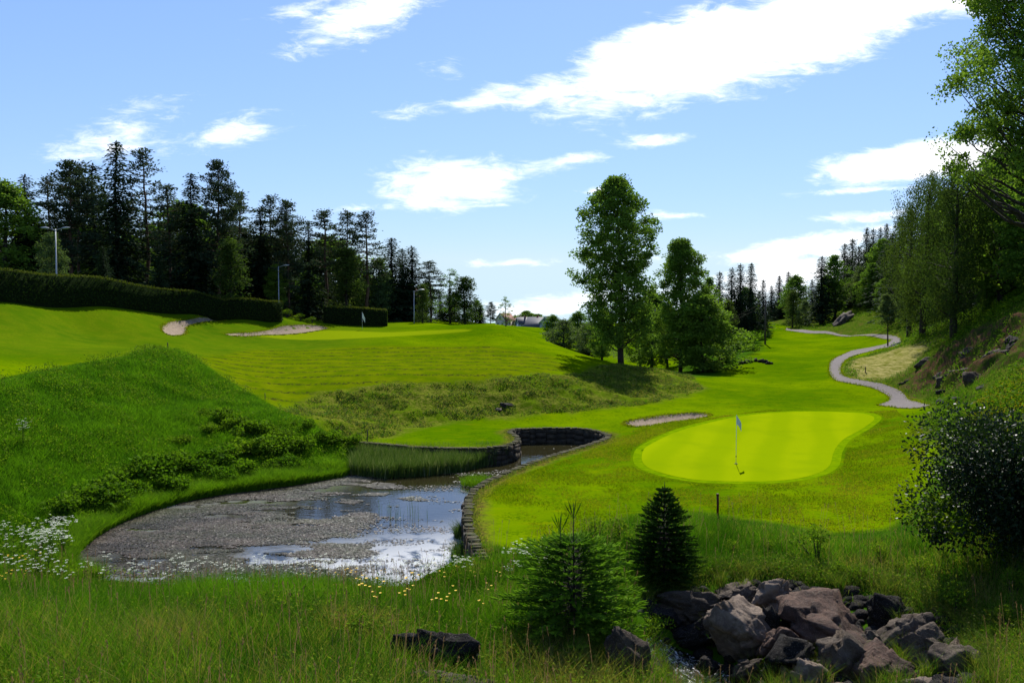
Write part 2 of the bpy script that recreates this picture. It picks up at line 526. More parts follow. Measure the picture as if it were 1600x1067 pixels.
world = bpy.data.worlds.new('World'); scene.world = world; world.use_nodes = True
nt = world.node_tree; nt.nodes.clear()
wo = N(nt, 'OutputWorld'); bg = N(nt, 'Background')
sky = N(nt, 'TexSky', sky_type='NISHITA', sun_disc=False, sun_elevation=SUN_EL, sun_rotation=SUN_AZ, altitude=150, air_density=1.0, dust_density=0.12, ozone_density=2.6)
tc = N(nt, 'TexCoord')
sx = N(nt, 'SeparateXYZ'); LK(nt, tc.outputs['Generated'], sx.inputs[0])
ysafe = mth(nt, 'MAXIMUM', sx.outputs[1], 0.05)
u = mth(nt, 'DIVIDE', sx.outputs[0], ysafe); v = mth(nt, 'DIVIDE', sx.outputs[2], ysafe)
uv = N(nt, 'CombineXYZ'); LK(nt, u, uv.inputs[0]); LK(nt, v, uv.inputs[1])
nz = N(nt, 'TexNoise'); nz.inputs['Scale'].default_value = 9; nz.inputs['Detail'].default_value = 8; nz.inputs['Roughness'].default_value = 0.62
mp0 = N(nt, 'Mapping'); LK(nt, uv.outputs[0], mp0.inputs[0]); mp0.inputs['Scale'].default_value = (0.7, 2.4, 1); mp0.inputs['Rotation'].default_value = (0, 0, 0.22)
LK(nt, mp0.outputs[0], nz.inputs['Vector'])
nz2 = N(nt, 'TexNoise'); nz2.inputs['Scale'].default_value = 30; nz2.inputs['Detail'].default_value = 9; nz2.inputs['Roughness'].default_value = 0.7; nz2.inputs['Distortion'].default_value = 0.6
LK(nt, mp0.outputs[0], nz2.inputs['Vector'])


def uvp(px, py):
    return ray(px, py)


# centre x, centre y, radius x, radius y, tilt in degrees, strength
CL = [(1080, 88, 185, 62, 18, 1.9), (1260, 45, 200, 58, 14, 1.8), (1420, 5, 160, 30, 6, 1.2), (880, 142, 90, 22, 12, .95), (745, 158, 85, 17, 12, .8), (650, 172, 50, 12, 10, .6), (700, 108, 26, 12, 0, .5),
      (715, 288, 100, 34, 3, 1.3), (800, 268, 60, 12, 8, .8), (1460, 250, 150, 26, 6, 2.2), (1530, 215, 60, 10, 20, .8), (365, 205, 75, 21, 8, .95), (205, 212, 80, 34, 15, .62), (230, 165, 30, 10, 0, .5),
      (575, 22, 115, 28, 22, 1.05), (480, 8, 60, 12, 20, .5), (875, 474, 120, 16, 6, 1.1), (1265, 383, 140, 15, 10, 1.5), (1380, 335, 80, 10, 4, .85), (1345, 298, 90, 5, 3, .75), (1200, 440, 160, 32, 14, 1.15),
      (800, 411, 60, 6, 0, .7), (1010, 224, 70, 9, 6, .75), (905, 248, 60, 9, 10, .6), (1055, 337, 40, 7, 0, .7), (560, 327, 55, 7, 6, .6), (935, 297, 35, 6, 4, .65), (1080, 400, 90, 7, 5, .5)]
tot = None
for (cx, cy, rx, ry, tl, st) in CL:
    c0 = uvp(cx, cy)
    sb = N(nt, 'VectorMath', operation='SUBTRACT'); LK(nt, uv.outputs[0], sb.inputs[0]); sb.inputs[1].default_value = (c0[0], c0[1], 0)
    mp = N(nt, 'Mapping'); mp.vector_type = 'TEXTURE'; LK(nt, sb.outputs[0], mp.inputs[0])
    mp.inputs['Rotation'].default_value = (0, 0, math.radians(tl)); mp.inputs['Scale'].default_value = (rx / F, ry / F, 1)
    ln = N(nt, 'VectorMath', operation='LENGTH'); LK(nt, mp.outputs[0], ln.inputs[0])
    e = mth(nt, 'MULTIPLY_ADD', ln.outputs['Value'], -st * 0.72, st)
    tot = e if tot is None else mth(nt, 'SMOOTH_MAX', tot, e, 0.25)
nn = mth(nt, 'MULTIPLY_ADD', nz.outputs['Fac'], 2.1, -1.05)
smx = N(nt, 'CombineXYZ'); LK(nt, sx.outputs[0], smx.inputs[0]); LK(nt, sx.outputs[1], smx.inputs[1]); LK(nt, mth(nt, 'MAXIMUM', sx.outputs[2], 0.06), smx.inputs[2]); LK(nt, smx.outputs[0], sky.inputs[0])
nn2 = mth(nt, 'MULTIPLY_ADD', nz2.outputs['Fac'], 1.9, -0.95)
den = mth(nt, 'ADD', mth(nt, 'ADD', tot, nn), nn2)
den = ramp(nt, den, 0.02, 1.15)
# clouds elsewhere in the sky
nb = noise(nt, tc.outputs['Generated'], 3.2, 7, 0.6)
back = mth(nt, 'MULTIPLY', ramp(nt, nb, 0.56, 0.72), ramp(nt, sx.outputs[1], 0.3, 0.0))
back = mth(nt, 'MULTIPLY', back, ramp(nt, sx.outputs[2], 0.0, 0.2))
front = mth(nt, 'MULTIPLY', den, ramp(nt, sx.outputs[1], 0.05, 0.3))
front = mth(nt, 'MULTIPLY', front, ramp(nt, sx.outputs[2], -0.10, -0.06))
cloud = mth(nt, 'MAXIMUM', front, back, clamp=True)
skc = mix(nt, 1.0, sky.outputs[0], (0.97, 1.01, 1.20), 'MULTIPLY')
lum_ = N(nt, 'RGBToBW'); LK(nt, skc, lum_.inputs[0])
gain_ = mth(nt, 'DIVIDE', 1.70, mth(nt, 'MULTIPLY_ADD', lum_.outputs[0], 0.15, 1.0))
vs_ = N(nt, 'VectorMath', operation='SCALE'); LK(nt, skc, vs_.inputs[0]); LK(nt, gain_, vs_.inputs['Scale'])
skc = vs_.outputs[0]
colr = mix(nt, cloud, skc, (11.8, 12.0, 12.4))
LK(nt, colr, bg.inputs['Color']); bg.inputs['Strength'].default_value = 0.079
LK(nt, bg.outputs[0], wo.inputs['Surface'])
scene.view_settings.view_transform = 'Standard'; scene.view_settings.look = 'None'
scene.view_settings.exposure = 0.72; scene.view_settings.gamma = 1.0
scene.cycles.max_bounces = 6; scene.cycles.diffuse_bounces = 2; scene.cycles.glossy_bounces = 3; scene.cycles.transmission_bounces = 3
scene.cycles.transparent_max_bounces = 6

# ------------------------------------------------------------------ ground sheet
th_in = np.linspace(math.radians(-40), math.radians(40), 760)
th_out = np.linspace(math.radians(40), math.radians(320), 60)[1:-1]
TH = np.concatenate([th_in, th_out])
RR = np.concatenate([[2.0, 3.5, 5.0, 6.5], np.exp(np.linspace(math.log(7.8), math.log(13), 50))[:-1], np.exp(np.linspace(math.log(13), math.log(60), 400))[:-1], np.exp(np.linspace(math.log(60), math.log(260), 200))[:-1],
                     np.exp(np.linspace(math.log(260), math.log(4500), 30))])
TT, RG = np.meshgrid(TH, RR)
X = RG * np.sin(TT); Y = RG * np.cos(TT)
Zg = Hfull(X, Y)
ff = sstep(600, 1500, RG); Zg = Zg * (1 - ff) - 95.0 * (RG / 4500.0) * ff
nr, ntn = X.shape
V = np.stack([X, Y, Zg], -1).reshape(-1, 3)
V = np.vstack([V, [[0, 0, -1.75]]])
i = np.arange(nr - 1)[:, None] * ntn; j = np.arange(ntn)[None]; jn = (j + 1) % ntn
Fq = np.stack([i + j, i + ntn + j, i + ntn + jn, i + jn], -1).reshape(-1, 4)
jj = np.arange(ntn); Ft = np.stack([jj, (jj + 1) % ntn, np.full(ntn, nr * ntn)], -1)
x1 = V[:, 0]; y1 = V[:, 1]
wob = (fbm(x1 * 0.8, y1 * 0.8, 41, 3) - 0.5) * 1.6
mead = np.maximum(sstep(0.3, -0.3, sd(meadow_p, x1, y1) + wob * 0.4), sstep(0.3, -0.3, sd(front_p, x1, y1) + wob * 0.3))
mead = np.maximum(mead, sstep(1, -1, sd(bank_left_far, x1, y1)))
mead = np.maximum(mead, (y1 < 8))
rough = sstep(0.6, -0.6, sd(rough_p, x1, y1) + wob)
rows = sstep(0.8, -0.8, sd(rows_p, x1, y1) + wob)
straw = sstep(0.8, -0.5, sd(straw_p, x1, y1) + wob)
hill = sstep(0.6, -0.3, sd(hill_p, x1, y1) + wob * 0.5)
soil = sstep(0.8, -0.6, sd(soil_p, x1, y1) + wob * 1.5) + 0.6 * sstep(0.6, -0.6, sd(soil2_p, x1, y1) + wob)
fd = np.full(len(x1), 1e3)
mm = np.where((np.abs(sd(pond, x1, y1)) < 2.2))[0]
b_ = np.full(len(mm), 1e9)
for q in wall_curve[::2]: b_ = np.minimum(b_, (x1[mm] - q[0]) ** 2 + (y1[mm] - q[1]) ** 2)
fd[mm] = np.sqrt(b_)
edge = sstep(0.9, 0.25, fd + wob * 0.3)
# woodland floor
wood = np.clip(sstep(-9, -2, -(y1 - (92 + 0.25 * x1)) * -1) * (x1 < -6), 0, 1) * 0
plate = (x1 < 0) & (y1 > 45)
C = np.zeros((len(V), 4)); C[:, 0] = mead; C[:, 1] = rough; C[:, 2] = rows; C[:, 3] = 1
C2 = np.zeros((len(V), 4)); C2[:, 0] = straw; C2[:, 1] = hill; C2[:, 2] = np.clip(soil, 0, 1); C2[:, 3] = 1
C3 = np.zeros((len(V), 4)); C3[:, 0] = edge; C3[:, 3] = 1
C3[:, 1] = sstep(-8, -18, x1) * sstep(40, 50, y1) * (1 - mead)
ug = sstep(0.3, -0.3, sd(upper_green, x1, y1)); C3[:, 2] = ug

gm, nt, out = newmat('ground_grass')
tc = N(nt, 'TexCoord'); ob = tc.outputs['Object']
def vc(name):
    a = N(nt, 'VertexColor', layer_name=name); s = N(nt, 'SeparateColor'); LK(nt, a.outputs['Color'], s.inputs[0]); return s.outputs
z1 = vc('col'); z2 = vc('zone2'); z3 = vc('zone3')
nbig = noise(nt, ob, 0.13, 3); nmid = noise(nt, ob, 0.9, 4); nf = noise(nt, ob, 7, 5, 0.65); nff = noise(nt, ob, 38, 4, 0.7)
mpa = N(nt, 'Mapping'); LK(nt, ob, mpa.inputs[0]); mpa.inputs['Scale'].default_value = (0.5, 2.4, 1); mpa.inputs['Rotation'].default_value = (0, 0, 0.12)
nst = noise(nt, mpa.outputs[0], 1.6, 5, 0.62)
lawn = mix(nt, ramp(nt, nbig, 0.35, 0.65), (0.062, 0.128, 0.0005), (0.120, 0.190, 0.0005))
lawn = mix(nt, mth(nt, 'MULTIPLY', ramp(nt, nst, 0.5, 0.75), 0.55), lawn, (0.200, 0.205, 0.001))
lawn = mix(nt, mth(nt, 'MULTIPLY', mth(nt, 'MULTIPLY', ramp(nt, nf, 0.42, 0.68), ramp(nt, nmid, 0.35, 0.65)), 0.85), lawn, (0.026, 0.072, 0.001))
lawn = mix(nt, mth(nt, 'MULTIPLY', z3[1], 0.6), lawn, mix(nt, ramp(nt, nmid, 0.35, 0.65), (0.040, 0.090, 0.003), (0.085, 0.125, 0.004)))
lawn = mix(nt, mth(nt, 'MULTIPLY', z3[2], 0.9), lawn, mix(nt, nf, (0.16, 0.22, 0.002), (0.20, 0.25, 0.003)))
c = lawn
long_ = mix(nt, ramp(nt, nmid, 0.35, 0.65), (0.022, 0.062, 0.003), (0.042, 0.10, 0.005))
long_ = mix(nt, mth(nt, 'MULTIPLY', ramp(nt, nf, 0.5, 0.7), 0.6), long_, (0.03, 0.05, 0.01))
c = mix(nt, z1[0], c, long_)
# mown rows of clippings along the mound
sxy = N(nt, 'SeparateXYZ'); LK(nt, ob, sxy.inputs[0])
ph = mth(nt, 'ADD', mth(nt, 'MULTIPLY', sxy.outputs[1], 3.1), mth(nt, 'MULTIPLY', nmid, 1.7))
ph = mth(nt, 'ADD', ph, mth(nt, 'MULTIPLY', sxy.outputs[0], -0.35))
rowf = ramp(nt, mth(nt, 'SINE', ph), 0.55, 0.9)
rowf = mth(nt, 'MULTIPLY', rowf, ramp(nt, noise(nt, ob, 4.5, 4, 0.65), 0.46, 0.58))
rown = mix(nt, ramp(nt, nmid, 0.3, 0.7), (0.072, 0.118, 0.001), (0.120, 0.155, 0.0015))
rown = mix(nt, mth(nt, 'MULTIPLY', rowf, 0.9), rown, (0.030, 0.030, 0.008))
c = mix(nt, z1[2], c, rown)
rg = mix(nt, ramp(nt, nf, 0.38, 0.62), (0.055, 0.095, 0.002), (0.165, 0.165, 0.025))
rg = mix(nt, mth(nt, 'MULTIPLY', ramp(nt, noise(nt, ob, 2.2, 5, 0.7), 0.55, 0.7), 0.85), rg, (0.030, 0.024, 0.010))
rg = mix(nt, mth(nt, 'MULTIPLY', ramp(nt, noise(nt, ob, 0.45, 4, .6), 0.45, 0.62), 0.75), rg, (0.080, 0.140, 0.002))
c = mix(nt, z1[1], c, rg)
hl = mix(nt, ramp(nt, nf, 0.4, 0.62), (0.030, 0.065, 0.005), (0.095, 0.130, 0.010))
hl = mix(nt, mth(nt, 'MULTIPLY', ramp(nt, nmid, 0.5, 0.7), 0.7), hl, (0.12, 0.095, 0.024))
c = mix(nt, z2[1], c, hl)
sl = mix(nt, ramp(nt, noise(nt, ob, 1.7, 5, 0.65), 0.42, 0.6), (0.04, 0.065, 0.008), (0.095, 0.05, 0.03))
sl = mix(nt, ramp(nt, nf, 0.52, 0.68), sl, (0.04, 0.03, 0.022))
c = mix(nt, z2[2], c, sl)
mpb = N(nt, 'Mapping'); LK(nt, ob, mpb.inputs[0]); mpb.inputs['Scale'].default_value = (3.2, 0.4, 0.3); mpb.inputs['Rotation'].default_value = (0, 0, -0.9)
st_ = mix(nt, ramp(nt, noise(nt, mpb.outputs[0], 1.6, 6, .7), 0.36, 0.62), (0.12, 0.13, 0.015), (0.31, 0.265, 0.10))
c = mix(nt, z2[0], c, st_)
eg = mix(nt, ramp(nt, nf, 0.4, 0.6), (0.14, 0.125, 0.015), (0.07, 0.045, 0.018))
c = mix(nt, mth(nt, 'MULTIPLY', z3[0], ramp(nt, nmid, 0.2, 0.55)), c, eg)
c = mix(nt, mth(nt, 'MULTIPLY', nff, 0.55), c, mix(nt, 1.0, c, (0.35, 0.42, 0.3), 'MULTIPLY'))
bs = N(nt, 'BsdfDiffuse'); LK(nt, c, bs.inputs['Color'])
bh = mth(nt, 'ADD', mth(nt, 'MULTIPLY', nff, 0.35), nf)
bp = N(nt, 'Bump'); bp.inputs['Distance'].default_value = 0.06
rs = mth(nt, 'ADD', mth(nt, 'MULTIPLY', mth(nt, 'ADD', z1[1], z2[1]), 0.6), 0.28, clamp=True)
LK(nt, rs, bp.inputs['Strength']); LK(nt, bh, bp.inputs['Height']); LK(nt, bp.outputs[0], bs.inputs['Normal']); LK(nt, bs.outputs[0], out.inputs[0])

mb = MB(); mb.add(V, Fq, C); mb.f.append(Ft); mb.mi.append(np.zeros(len(Ft)))
ground = mb.build('ground', gm, smooth=True)
for nm, arr in (('zone2', C2), ('zone3', C3)):
    a = ground.data.color_attributes.new(nm, 'FLOAT_COLOR', 'POINT'); a.data.foreach_set('color', arr.astype(np.float32).ravel())
tag(ground, kind='structure')


# ------------------------------------------------------------------ sheets laid on the ground
def sheet(name, poly, mat, step=0.5, off=0.03, fn=None, kind='structure', z=None):
    poly = np.asarray(poly); mn = poly.min(0); mx = poly.max(0)
    gx, gy = np.meshgrid(np.arange(mn[0], mx[0], step), np.arange(mn[1], mx[1], step))
    gx = gx.ravel() + rng.uniform(-.1, .1, gx.size) * step; gy = gy.ravel() + rng.uniform(-.1, .1, gy.size) * step
    k = sd(poly, gx, gy) < -step * 0.35
    P2 = [Vector(p) for p in poly] + [Vector((a, b)) for a, b in zip(gx[k], gy[k])]
    E = [(q, (q + 1) % len(poly)) for q in range(len(poly))]
    vo, _, fo, _, _, _ = delaunay_2d_cdt(P2, E, [list(range(len(poly)))], 1, 1e-5)
    xy = np.array([[p.x, p.y] for p in vo])
    zz = np.full(len(xy), z) if z is not None else (fn or Hfull)(xy[:, 0], xy[:, 1]) + off
    m = MB(); tri = [f for f in fo if len(f) == 3]
    tri = np.array(tri)
    a, b_, c_ = xy[tri[:, 0]], xy[tri[:, 1]], xy[tri[:, 2]]
    cr = (b_[:, 0] - a[:, 0]) * (c_[:, 1] - a[:, 1]) - (b_[:, 1] - a[:, 1]) * (c_[:, 0] - a[:, 0])
    tri[cr < 0] = tri[cr < 0][:, ::-1]
    m.add(np.c_[xy, zz], tri)
    o = m.build(name, mat, smooth=True); tag(o, kind=kind); return o


g2 = solid('collar_turf', (0.125, 0.20, 0.0006), (0.08, 0.15, 0.0006), 3, 0.95, 0.2, spec=0.0)
g1, nt, out = newmat('putting_green_turf')
tc = N(nt, 'TexCoord'); ob = tc.outputs['Object']
sxy = N(nt, 'SeparateXYZ'); LK(nt, ob, sxy.inputs[0])
w_ = mth(nt, 'ADD', mth(nt, 'MULTIPLY', sxy.outputs[0], 2.6), mth(nt, 'MULTIPLY', sxy.outputs[1], -0.95))
w_ = mth(nt, 'ADD', w_, mth(nt, 'MULTIPLY', noise(nt, ob, 0.12, 2), 4))
stripe = ramp(nt, mth(nt, 'SINE', w_), -0.8, 0.8)
c = mix(nt, mth(nt, 'MULTIPLY', stripe, 0.5), (0.160, 0.228, 0.0005), (0.225, 0.280, 0.001))
c = mix(nt, mth(nt, 'MULTIPLY', ramp(nt, noise(nt, ob, 0.5, 4), 0.45, 0.7), 0.4), c, (0.120, 0.190, 0.001))
c = mix(nt, mth(nt, 'MULTIPLY', noise(nt, ob, 45, 3), 0.4), c, (0.14, 0.195, 0.002))
bs = N(nt, 'BsdfDiffuse'); LK(nt, c, bs.inputs['Color'])
LK(nt, bs.outputs[0], out.inputs[0])
cen_ = green_p.mean(0); tg = np.roll(green_p, -1, 0) - np.roll(green_p, 1, 0); tg /= np.linalg.norm(tg, axis=1)[:, None]; on_ = np.c_[tg[:, 1], -tg[:, 0]]
if ((green_p - cen_) * on_).sum() < 0: on_ = -on_
sheet('green_collar', green_p + on_ * 0.38, g2, 0.6, 0.006)
sheet('putting_green', green_p, g1, 0.6, 0.012)


sand = solid('bunker_sand', (0.25, 0.19, 0.135), (0.165, 0.125, 0.088), 5, 0.95, 0.35, spec=0.1)
for k in ('right', 'left', 'mid'): sheet('bunker_sand', bunk[k], sand, 0.5, 0.03)
grav = solid('path_gravel', (0.155, 0.135, 0.13), (0.10, 0.088, 0.084), 9, 0.95, 0.3, spec=0.1)
sheet('path', path_p, grav, 0.7, 0.035)

# water
wm, nt, out = newmat('pond_water')
tc = N(nt, 'TexCoord'); ob = tc.outputs['Object']
bs = N(nt, 'BsdfPrincipled'); bs.inputs['Roughness'].default_value = 0.03; bs.inputs['IOR'].default_value = 1.33; bs.inputs['Specular IOR Level'].default_value = 0.9
film_n = noise(nt, ob, 0.9, 6, 0.65, 0.8)
sxy = N(nt, 'SeparateXYZ'); LK(nt, ob, sxy.inputs[0])
# pollen scum by the western shore; by the near bank also painted cloud reflection
near = ramp(nt, mth(nt, 'MULTIPLY_ADD', sxy.outputs[0], -0.55, sxy.outputs[1]), 31.0, 25.8)
west = mth(nt, 'MULTIPLY', ramp(nt, mth(nt, 'MULTIPLY_ADD', sxy.outputs[1], -0.55, sxy.outputs[0]), -24.5, -28.0), 0.3)
film = mth(nt, 'MULTIPLY', mth(nt, 'MAXIMUM', near, west), ramp(nt, film_n, 0.36, 0.5))
LK(nt, mix(nt, mth(nt, 'MULTIPLY', film, 0.85), (0.020, 0.018, 0.007), (0.42, 0.42, 0.40)), bs.inputs['Base Color'])
LK(nt, mth(nt, 'MULTIPLY_ADD', film, 0.25, 0.03), bs.inputs['Roughness'])
mpw = N(nt, 'Mapping'); LK(nt, ob, mpw.inputs[0]); mpw.inputs['Scale'].default_value = (1.0, 2.2, 1)
bp = N(nt, 'Bump'); bp.inputs['Strength'].default_value = 0.25; bp.inputs['Distance'].default_value = 0.02
LK(nt, noise(nt, mpw.outputs[0], 2.6, 3), bp.inputs['Height']); LK(nt, bp.outputs[0], bs.inputs['Normal']); LK(nt, bs.outputs[0], out.inputs[0])
sheet('pond_water', pond, wm, 1.0, z=WZ)

sw, nt, out = newmat('stream_water')
tc = N(nt, 'TexCoord'); ob = tc.outputs['Object']
bs = N(nt, 'BsdfPrincipled'); bs.inputs['Roughness'].default_value = 0.08; bs.inputs['IOR'].default_value = 1.33; bs.inputs['Specular IOR Level'].default_value = 0.9
foam = ramp(nt, noise(nt, ob, 7, 6, 0.7, 1.2), 0.52, 0.66)
LK(nt, mix(nt, foam, (0.02, 0.018, 0.014), (0.65, 0.66, 0.70)), bs.inputs['Base Color'])
LK(nt, mth(nt, 'MULTIPLY_ADD', foam, 0.5, 0.06), bs.inputs['Roughness'])
bp = N(nt, 'Bump'); bp.inputs['Strength'].default_value = 1.0; bp.inputs['Distance'].default_value = 0.09
LK(nt, noise(nt, ob, 6, 5, 0.6, 0.6), bp.inputs['Height']); LK(nt, bp.outputs[0], bs.inputs['Normal']); LK(nt, bs.outputs[0], out.inputs[0])
sheet('stream_water', stream_p, sw, 0.2, 0.2, fn=lambda x, y: H0(x, y) - 0.35 + 0.05 * (fbm(x * 5, y * 5, 77, 3) - 0.5))
# ------------------------------------------------------------------ vegetation materials
M_spruce = foliage('spruce_needles', (0.009982, 0.02197, 0.01198), (0.02995, 0.05489, 0.02395), (0.04991, 0.07486, 0.01996), 0.22)
M_pine = foliage('pine_needles', (0.02093, 0.03558, 0.02302), (0.05233, 0.08163, 0.0471), (0.08895, 0.08895, 0.04186), 0.22)
M_broad = foliage('broad_leaves', (0.04373, 0.0947, 0.01553), (0.1262, 0.2209, 0.03104), (0.2018, 0.2684, 0.04657), 0.42)
M_birch = foliage('birch_leaves', (0.02391, 0.04697, 0.01196), (0.06404, 0.1025, 0.02221), (0.1025, 0.1196, 0.02989), 0.38)
M_pale = foliage('pale_leaves', (0.0425, 0.07225, 0.02975), (0.102, 0.1445, 0.0595), (0.136, 0.17, 0.068), 0.4)
M_bush = foliage('glossy_leaves', (0.006, 0.0156, 0.0054), (0.018, 0.036, 0.0108), (0.036, 0.051, 0.018), 0.28, rough=0.45, spec=0.13)
M_bramble = foliage('bramble_leaves', (0.03744, 0.08298, 0.005916), (0.09359, 0.1855, 0.008874), (0.1498, 0.2147, 0.01479), 0.4)
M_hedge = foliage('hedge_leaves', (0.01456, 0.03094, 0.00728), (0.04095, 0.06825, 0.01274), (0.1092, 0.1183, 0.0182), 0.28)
M_young = foliage('young_spruce_needles', (0.03666, 0.1001, 0.01147), (0.09164, 0.2079, 0.01836), (0.22, 0.3695, 0.02869), 0.3)
M_young2 = foliage('dark_spruce_needles', (0.0133, 0.04032, 0.00686), (0.03724, 0.084, 0.01176), (0.0798, 0.1344, 0.0196), 0.25)
M_grass = foliage('grass_blades', (0.02559, 0.09047, 0.005049), (0.08687, 0.2048, 0.008415), (0.2377, 0.1999, 0.06312), 0.42, tint=(1.1, 1.2, 0.4))
M_lowgrass = foliage('low_grass', (0.04726, 0.1381, 0.006002), (0.1215, 0.2647, 0.01), (0.2971, 0.2762, 0.05002), 0.4, tint=(1.1, 1.2, 0.4))
M_reed = foliage('reed_blades', (0.02688, 0.0624, 0.01152), (0.0624, 0.1152, 0.024), (0.192, 0.2112, 0.1152), 0.35)
M_herb = foliage('herb_leaves', (0.03427, 0.09384, 0.00816), (0.1077, 0.2064, 0.01224), (0.2546, 0.2721, 0.01632), 0.42)
M_bark = solid('dark_bark', (0.042, 0.0315, 0.0245), (0.0196, 0.0154, 0.0126), 3, 0.9, 0.6, stretch=(3, 3, 0.6))
M_pbark = solid('pine_bark', (0.128, 0.068, 0.04), (0.056, 0.0336, 0.024), 3, 0.9, 0.6, stretch=(3, 3, 0.8))
M_bbark = solid('birch_bark', (0.256, 0.24, 0.216), (0.048, 0.04, 0.036), 2.2, 0.8, 0.4, stretch=(2, 2, 0.9))
M_wht, _n, _o = newmat('white_petals')
_b = N(_n, 'BsdfPrincipled'); _b.inputs['Base Color'].default_value = (0.72, 0.75, 0.62, 1); _b.inputs['Roughness'].default_value = 0.8
_t = N(_n, 'BsdfTranslucent'); _t.inputs['Color'].default_value = (0.7, 0.75, 0.55, 1); _m = N(_n, 'MixShader'); _m.inputs[0].default_value = 0.4
LK(_n, _b.outputs[0], _m.inputs[1]); LK(_n, _t.outputs[0], _m.inputs[2]); LK(_n, _m.outputs[0], _o.inputs[0])
M_yel = solid('yellow_petals', (0.75, 0.48, 0.01), (0.65, 0.40, 0.01), 5, 0.6)


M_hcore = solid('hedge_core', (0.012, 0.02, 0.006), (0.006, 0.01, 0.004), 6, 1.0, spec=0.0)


def arr(*v): return np.array(v, float)


# ------------------------------------------------------------------ tree makers: each returns (trunk_mesh, crown_mesh, height)
def spruce_mesh(seed, H=18.0, R=2.8, base=0.06, ragged=0.3, dens=1.0, fs=0.55, gap=0.42):
    r = np.random.default_rng(seed)
    t = MB(); zz = np.linspace(-0.5, H, 12)
    t.tube(np.c_[np.cumsum(r.normal(0, .03, 12)), np.cumsum(r.normal(0, .03, 12)), zz], np.linspace(H * 0.014, 0.02, 12), 7)
    c = MB(); cen = []; ax = []; LL = []
    z = H * base; asym = r.random() * 6.28
    while z < H - 0.15:
        f = (z / H - base) / (1 - base)
        prof = (1 - f) ** 0.85 * (0.85 + 0.15 * min(1, f * 6))
        nb = int(4 + 4 * (1 - f) * dens) + 1
        a0 = r.random() * 6.28
        lay = 1 + r.normal() * ragged * 0.6
        for k in range(nb):
            L = R * prof * np.clip(lay + r.normal() * ragged, 0.35, 1.6) + 0.18
            a = a0 + k * 6.28 / nb + r.normal() * 0.25
            if f < 0.5: L *= 1 + 0.15 * math.cos(a - asym)
            droop = 0.35 + 0.3 * (1 - f) + r.normal() * 0.08
            m = max(3, int(L / (gap * 0.7)) + 2)
            s_ = (np.arange(m) + r.random(m)) / m
            rad = s_ * L; dz = -droop * rad + 0.22 * droop * rad ** 2 / max(L, .4) + (0.25 * L * f)
            p = np.c_[math.cos(a) * rad, math.sin(a) * rad, z + dz]
            t.tube(np.array([[0, 0, z], [math.cos(a) * L * .5, math.sin(a) * L * .5, z - droop * L * .35]]), [0.03, 0.01], 3, cap=False) if k % 3 == 0 and L > 1 else None
            for rep in range(3):
                sd2 = (r.random(m) - .5) * 1.6
                d = np.c_[np.cos(a + sd2), np.sin(a + sd2), -0.35 - 0.5 * r.random(m) * (1 - f)]
                cen.append(p + d * 0.12 * rep + r.normal(size=(m, 3)) * 0.11 * (1 + .5 * rep)); ax.append(d); LL.append(fs * (0.6 + 0.6 * r.random(m)) * (0.65 + 0.35 * (1 - f)))
        z += gap * (0.7 + 0.5 * r.random()) * (0.75 + 0.25 * (1 - f))
    # leader
    m = 14; zt = H - np.linspace(0, 1.1, m); aa = r.random(m) * 6.28
    cen.append(np.c_[np.cos(aa) * .07, np.sin(aa) * .07, zt]); ax.append(np.c_[np.cos(aa) * .5, np.sin(aa) * .5, np.ones(m)]); LL.append(np.full(m, .32))
    cen = np.vstack(cen); ax = np.vstack(ax); LL = np.concatenate(LL)
    nr_ = rand_unit(len(cen), r); nr_[:, 2] = np.abs(nr_[:, 2]) + .5
    leafs(c, cen, ax, nr_, LL, LL * 0.42, cols(len(cen), 0.45, 0.25, 0.05, 0.12, r))
    return t.mesh('spruce_trunk', M_bark), c.mesh('spruce_crown', M_spruce), H


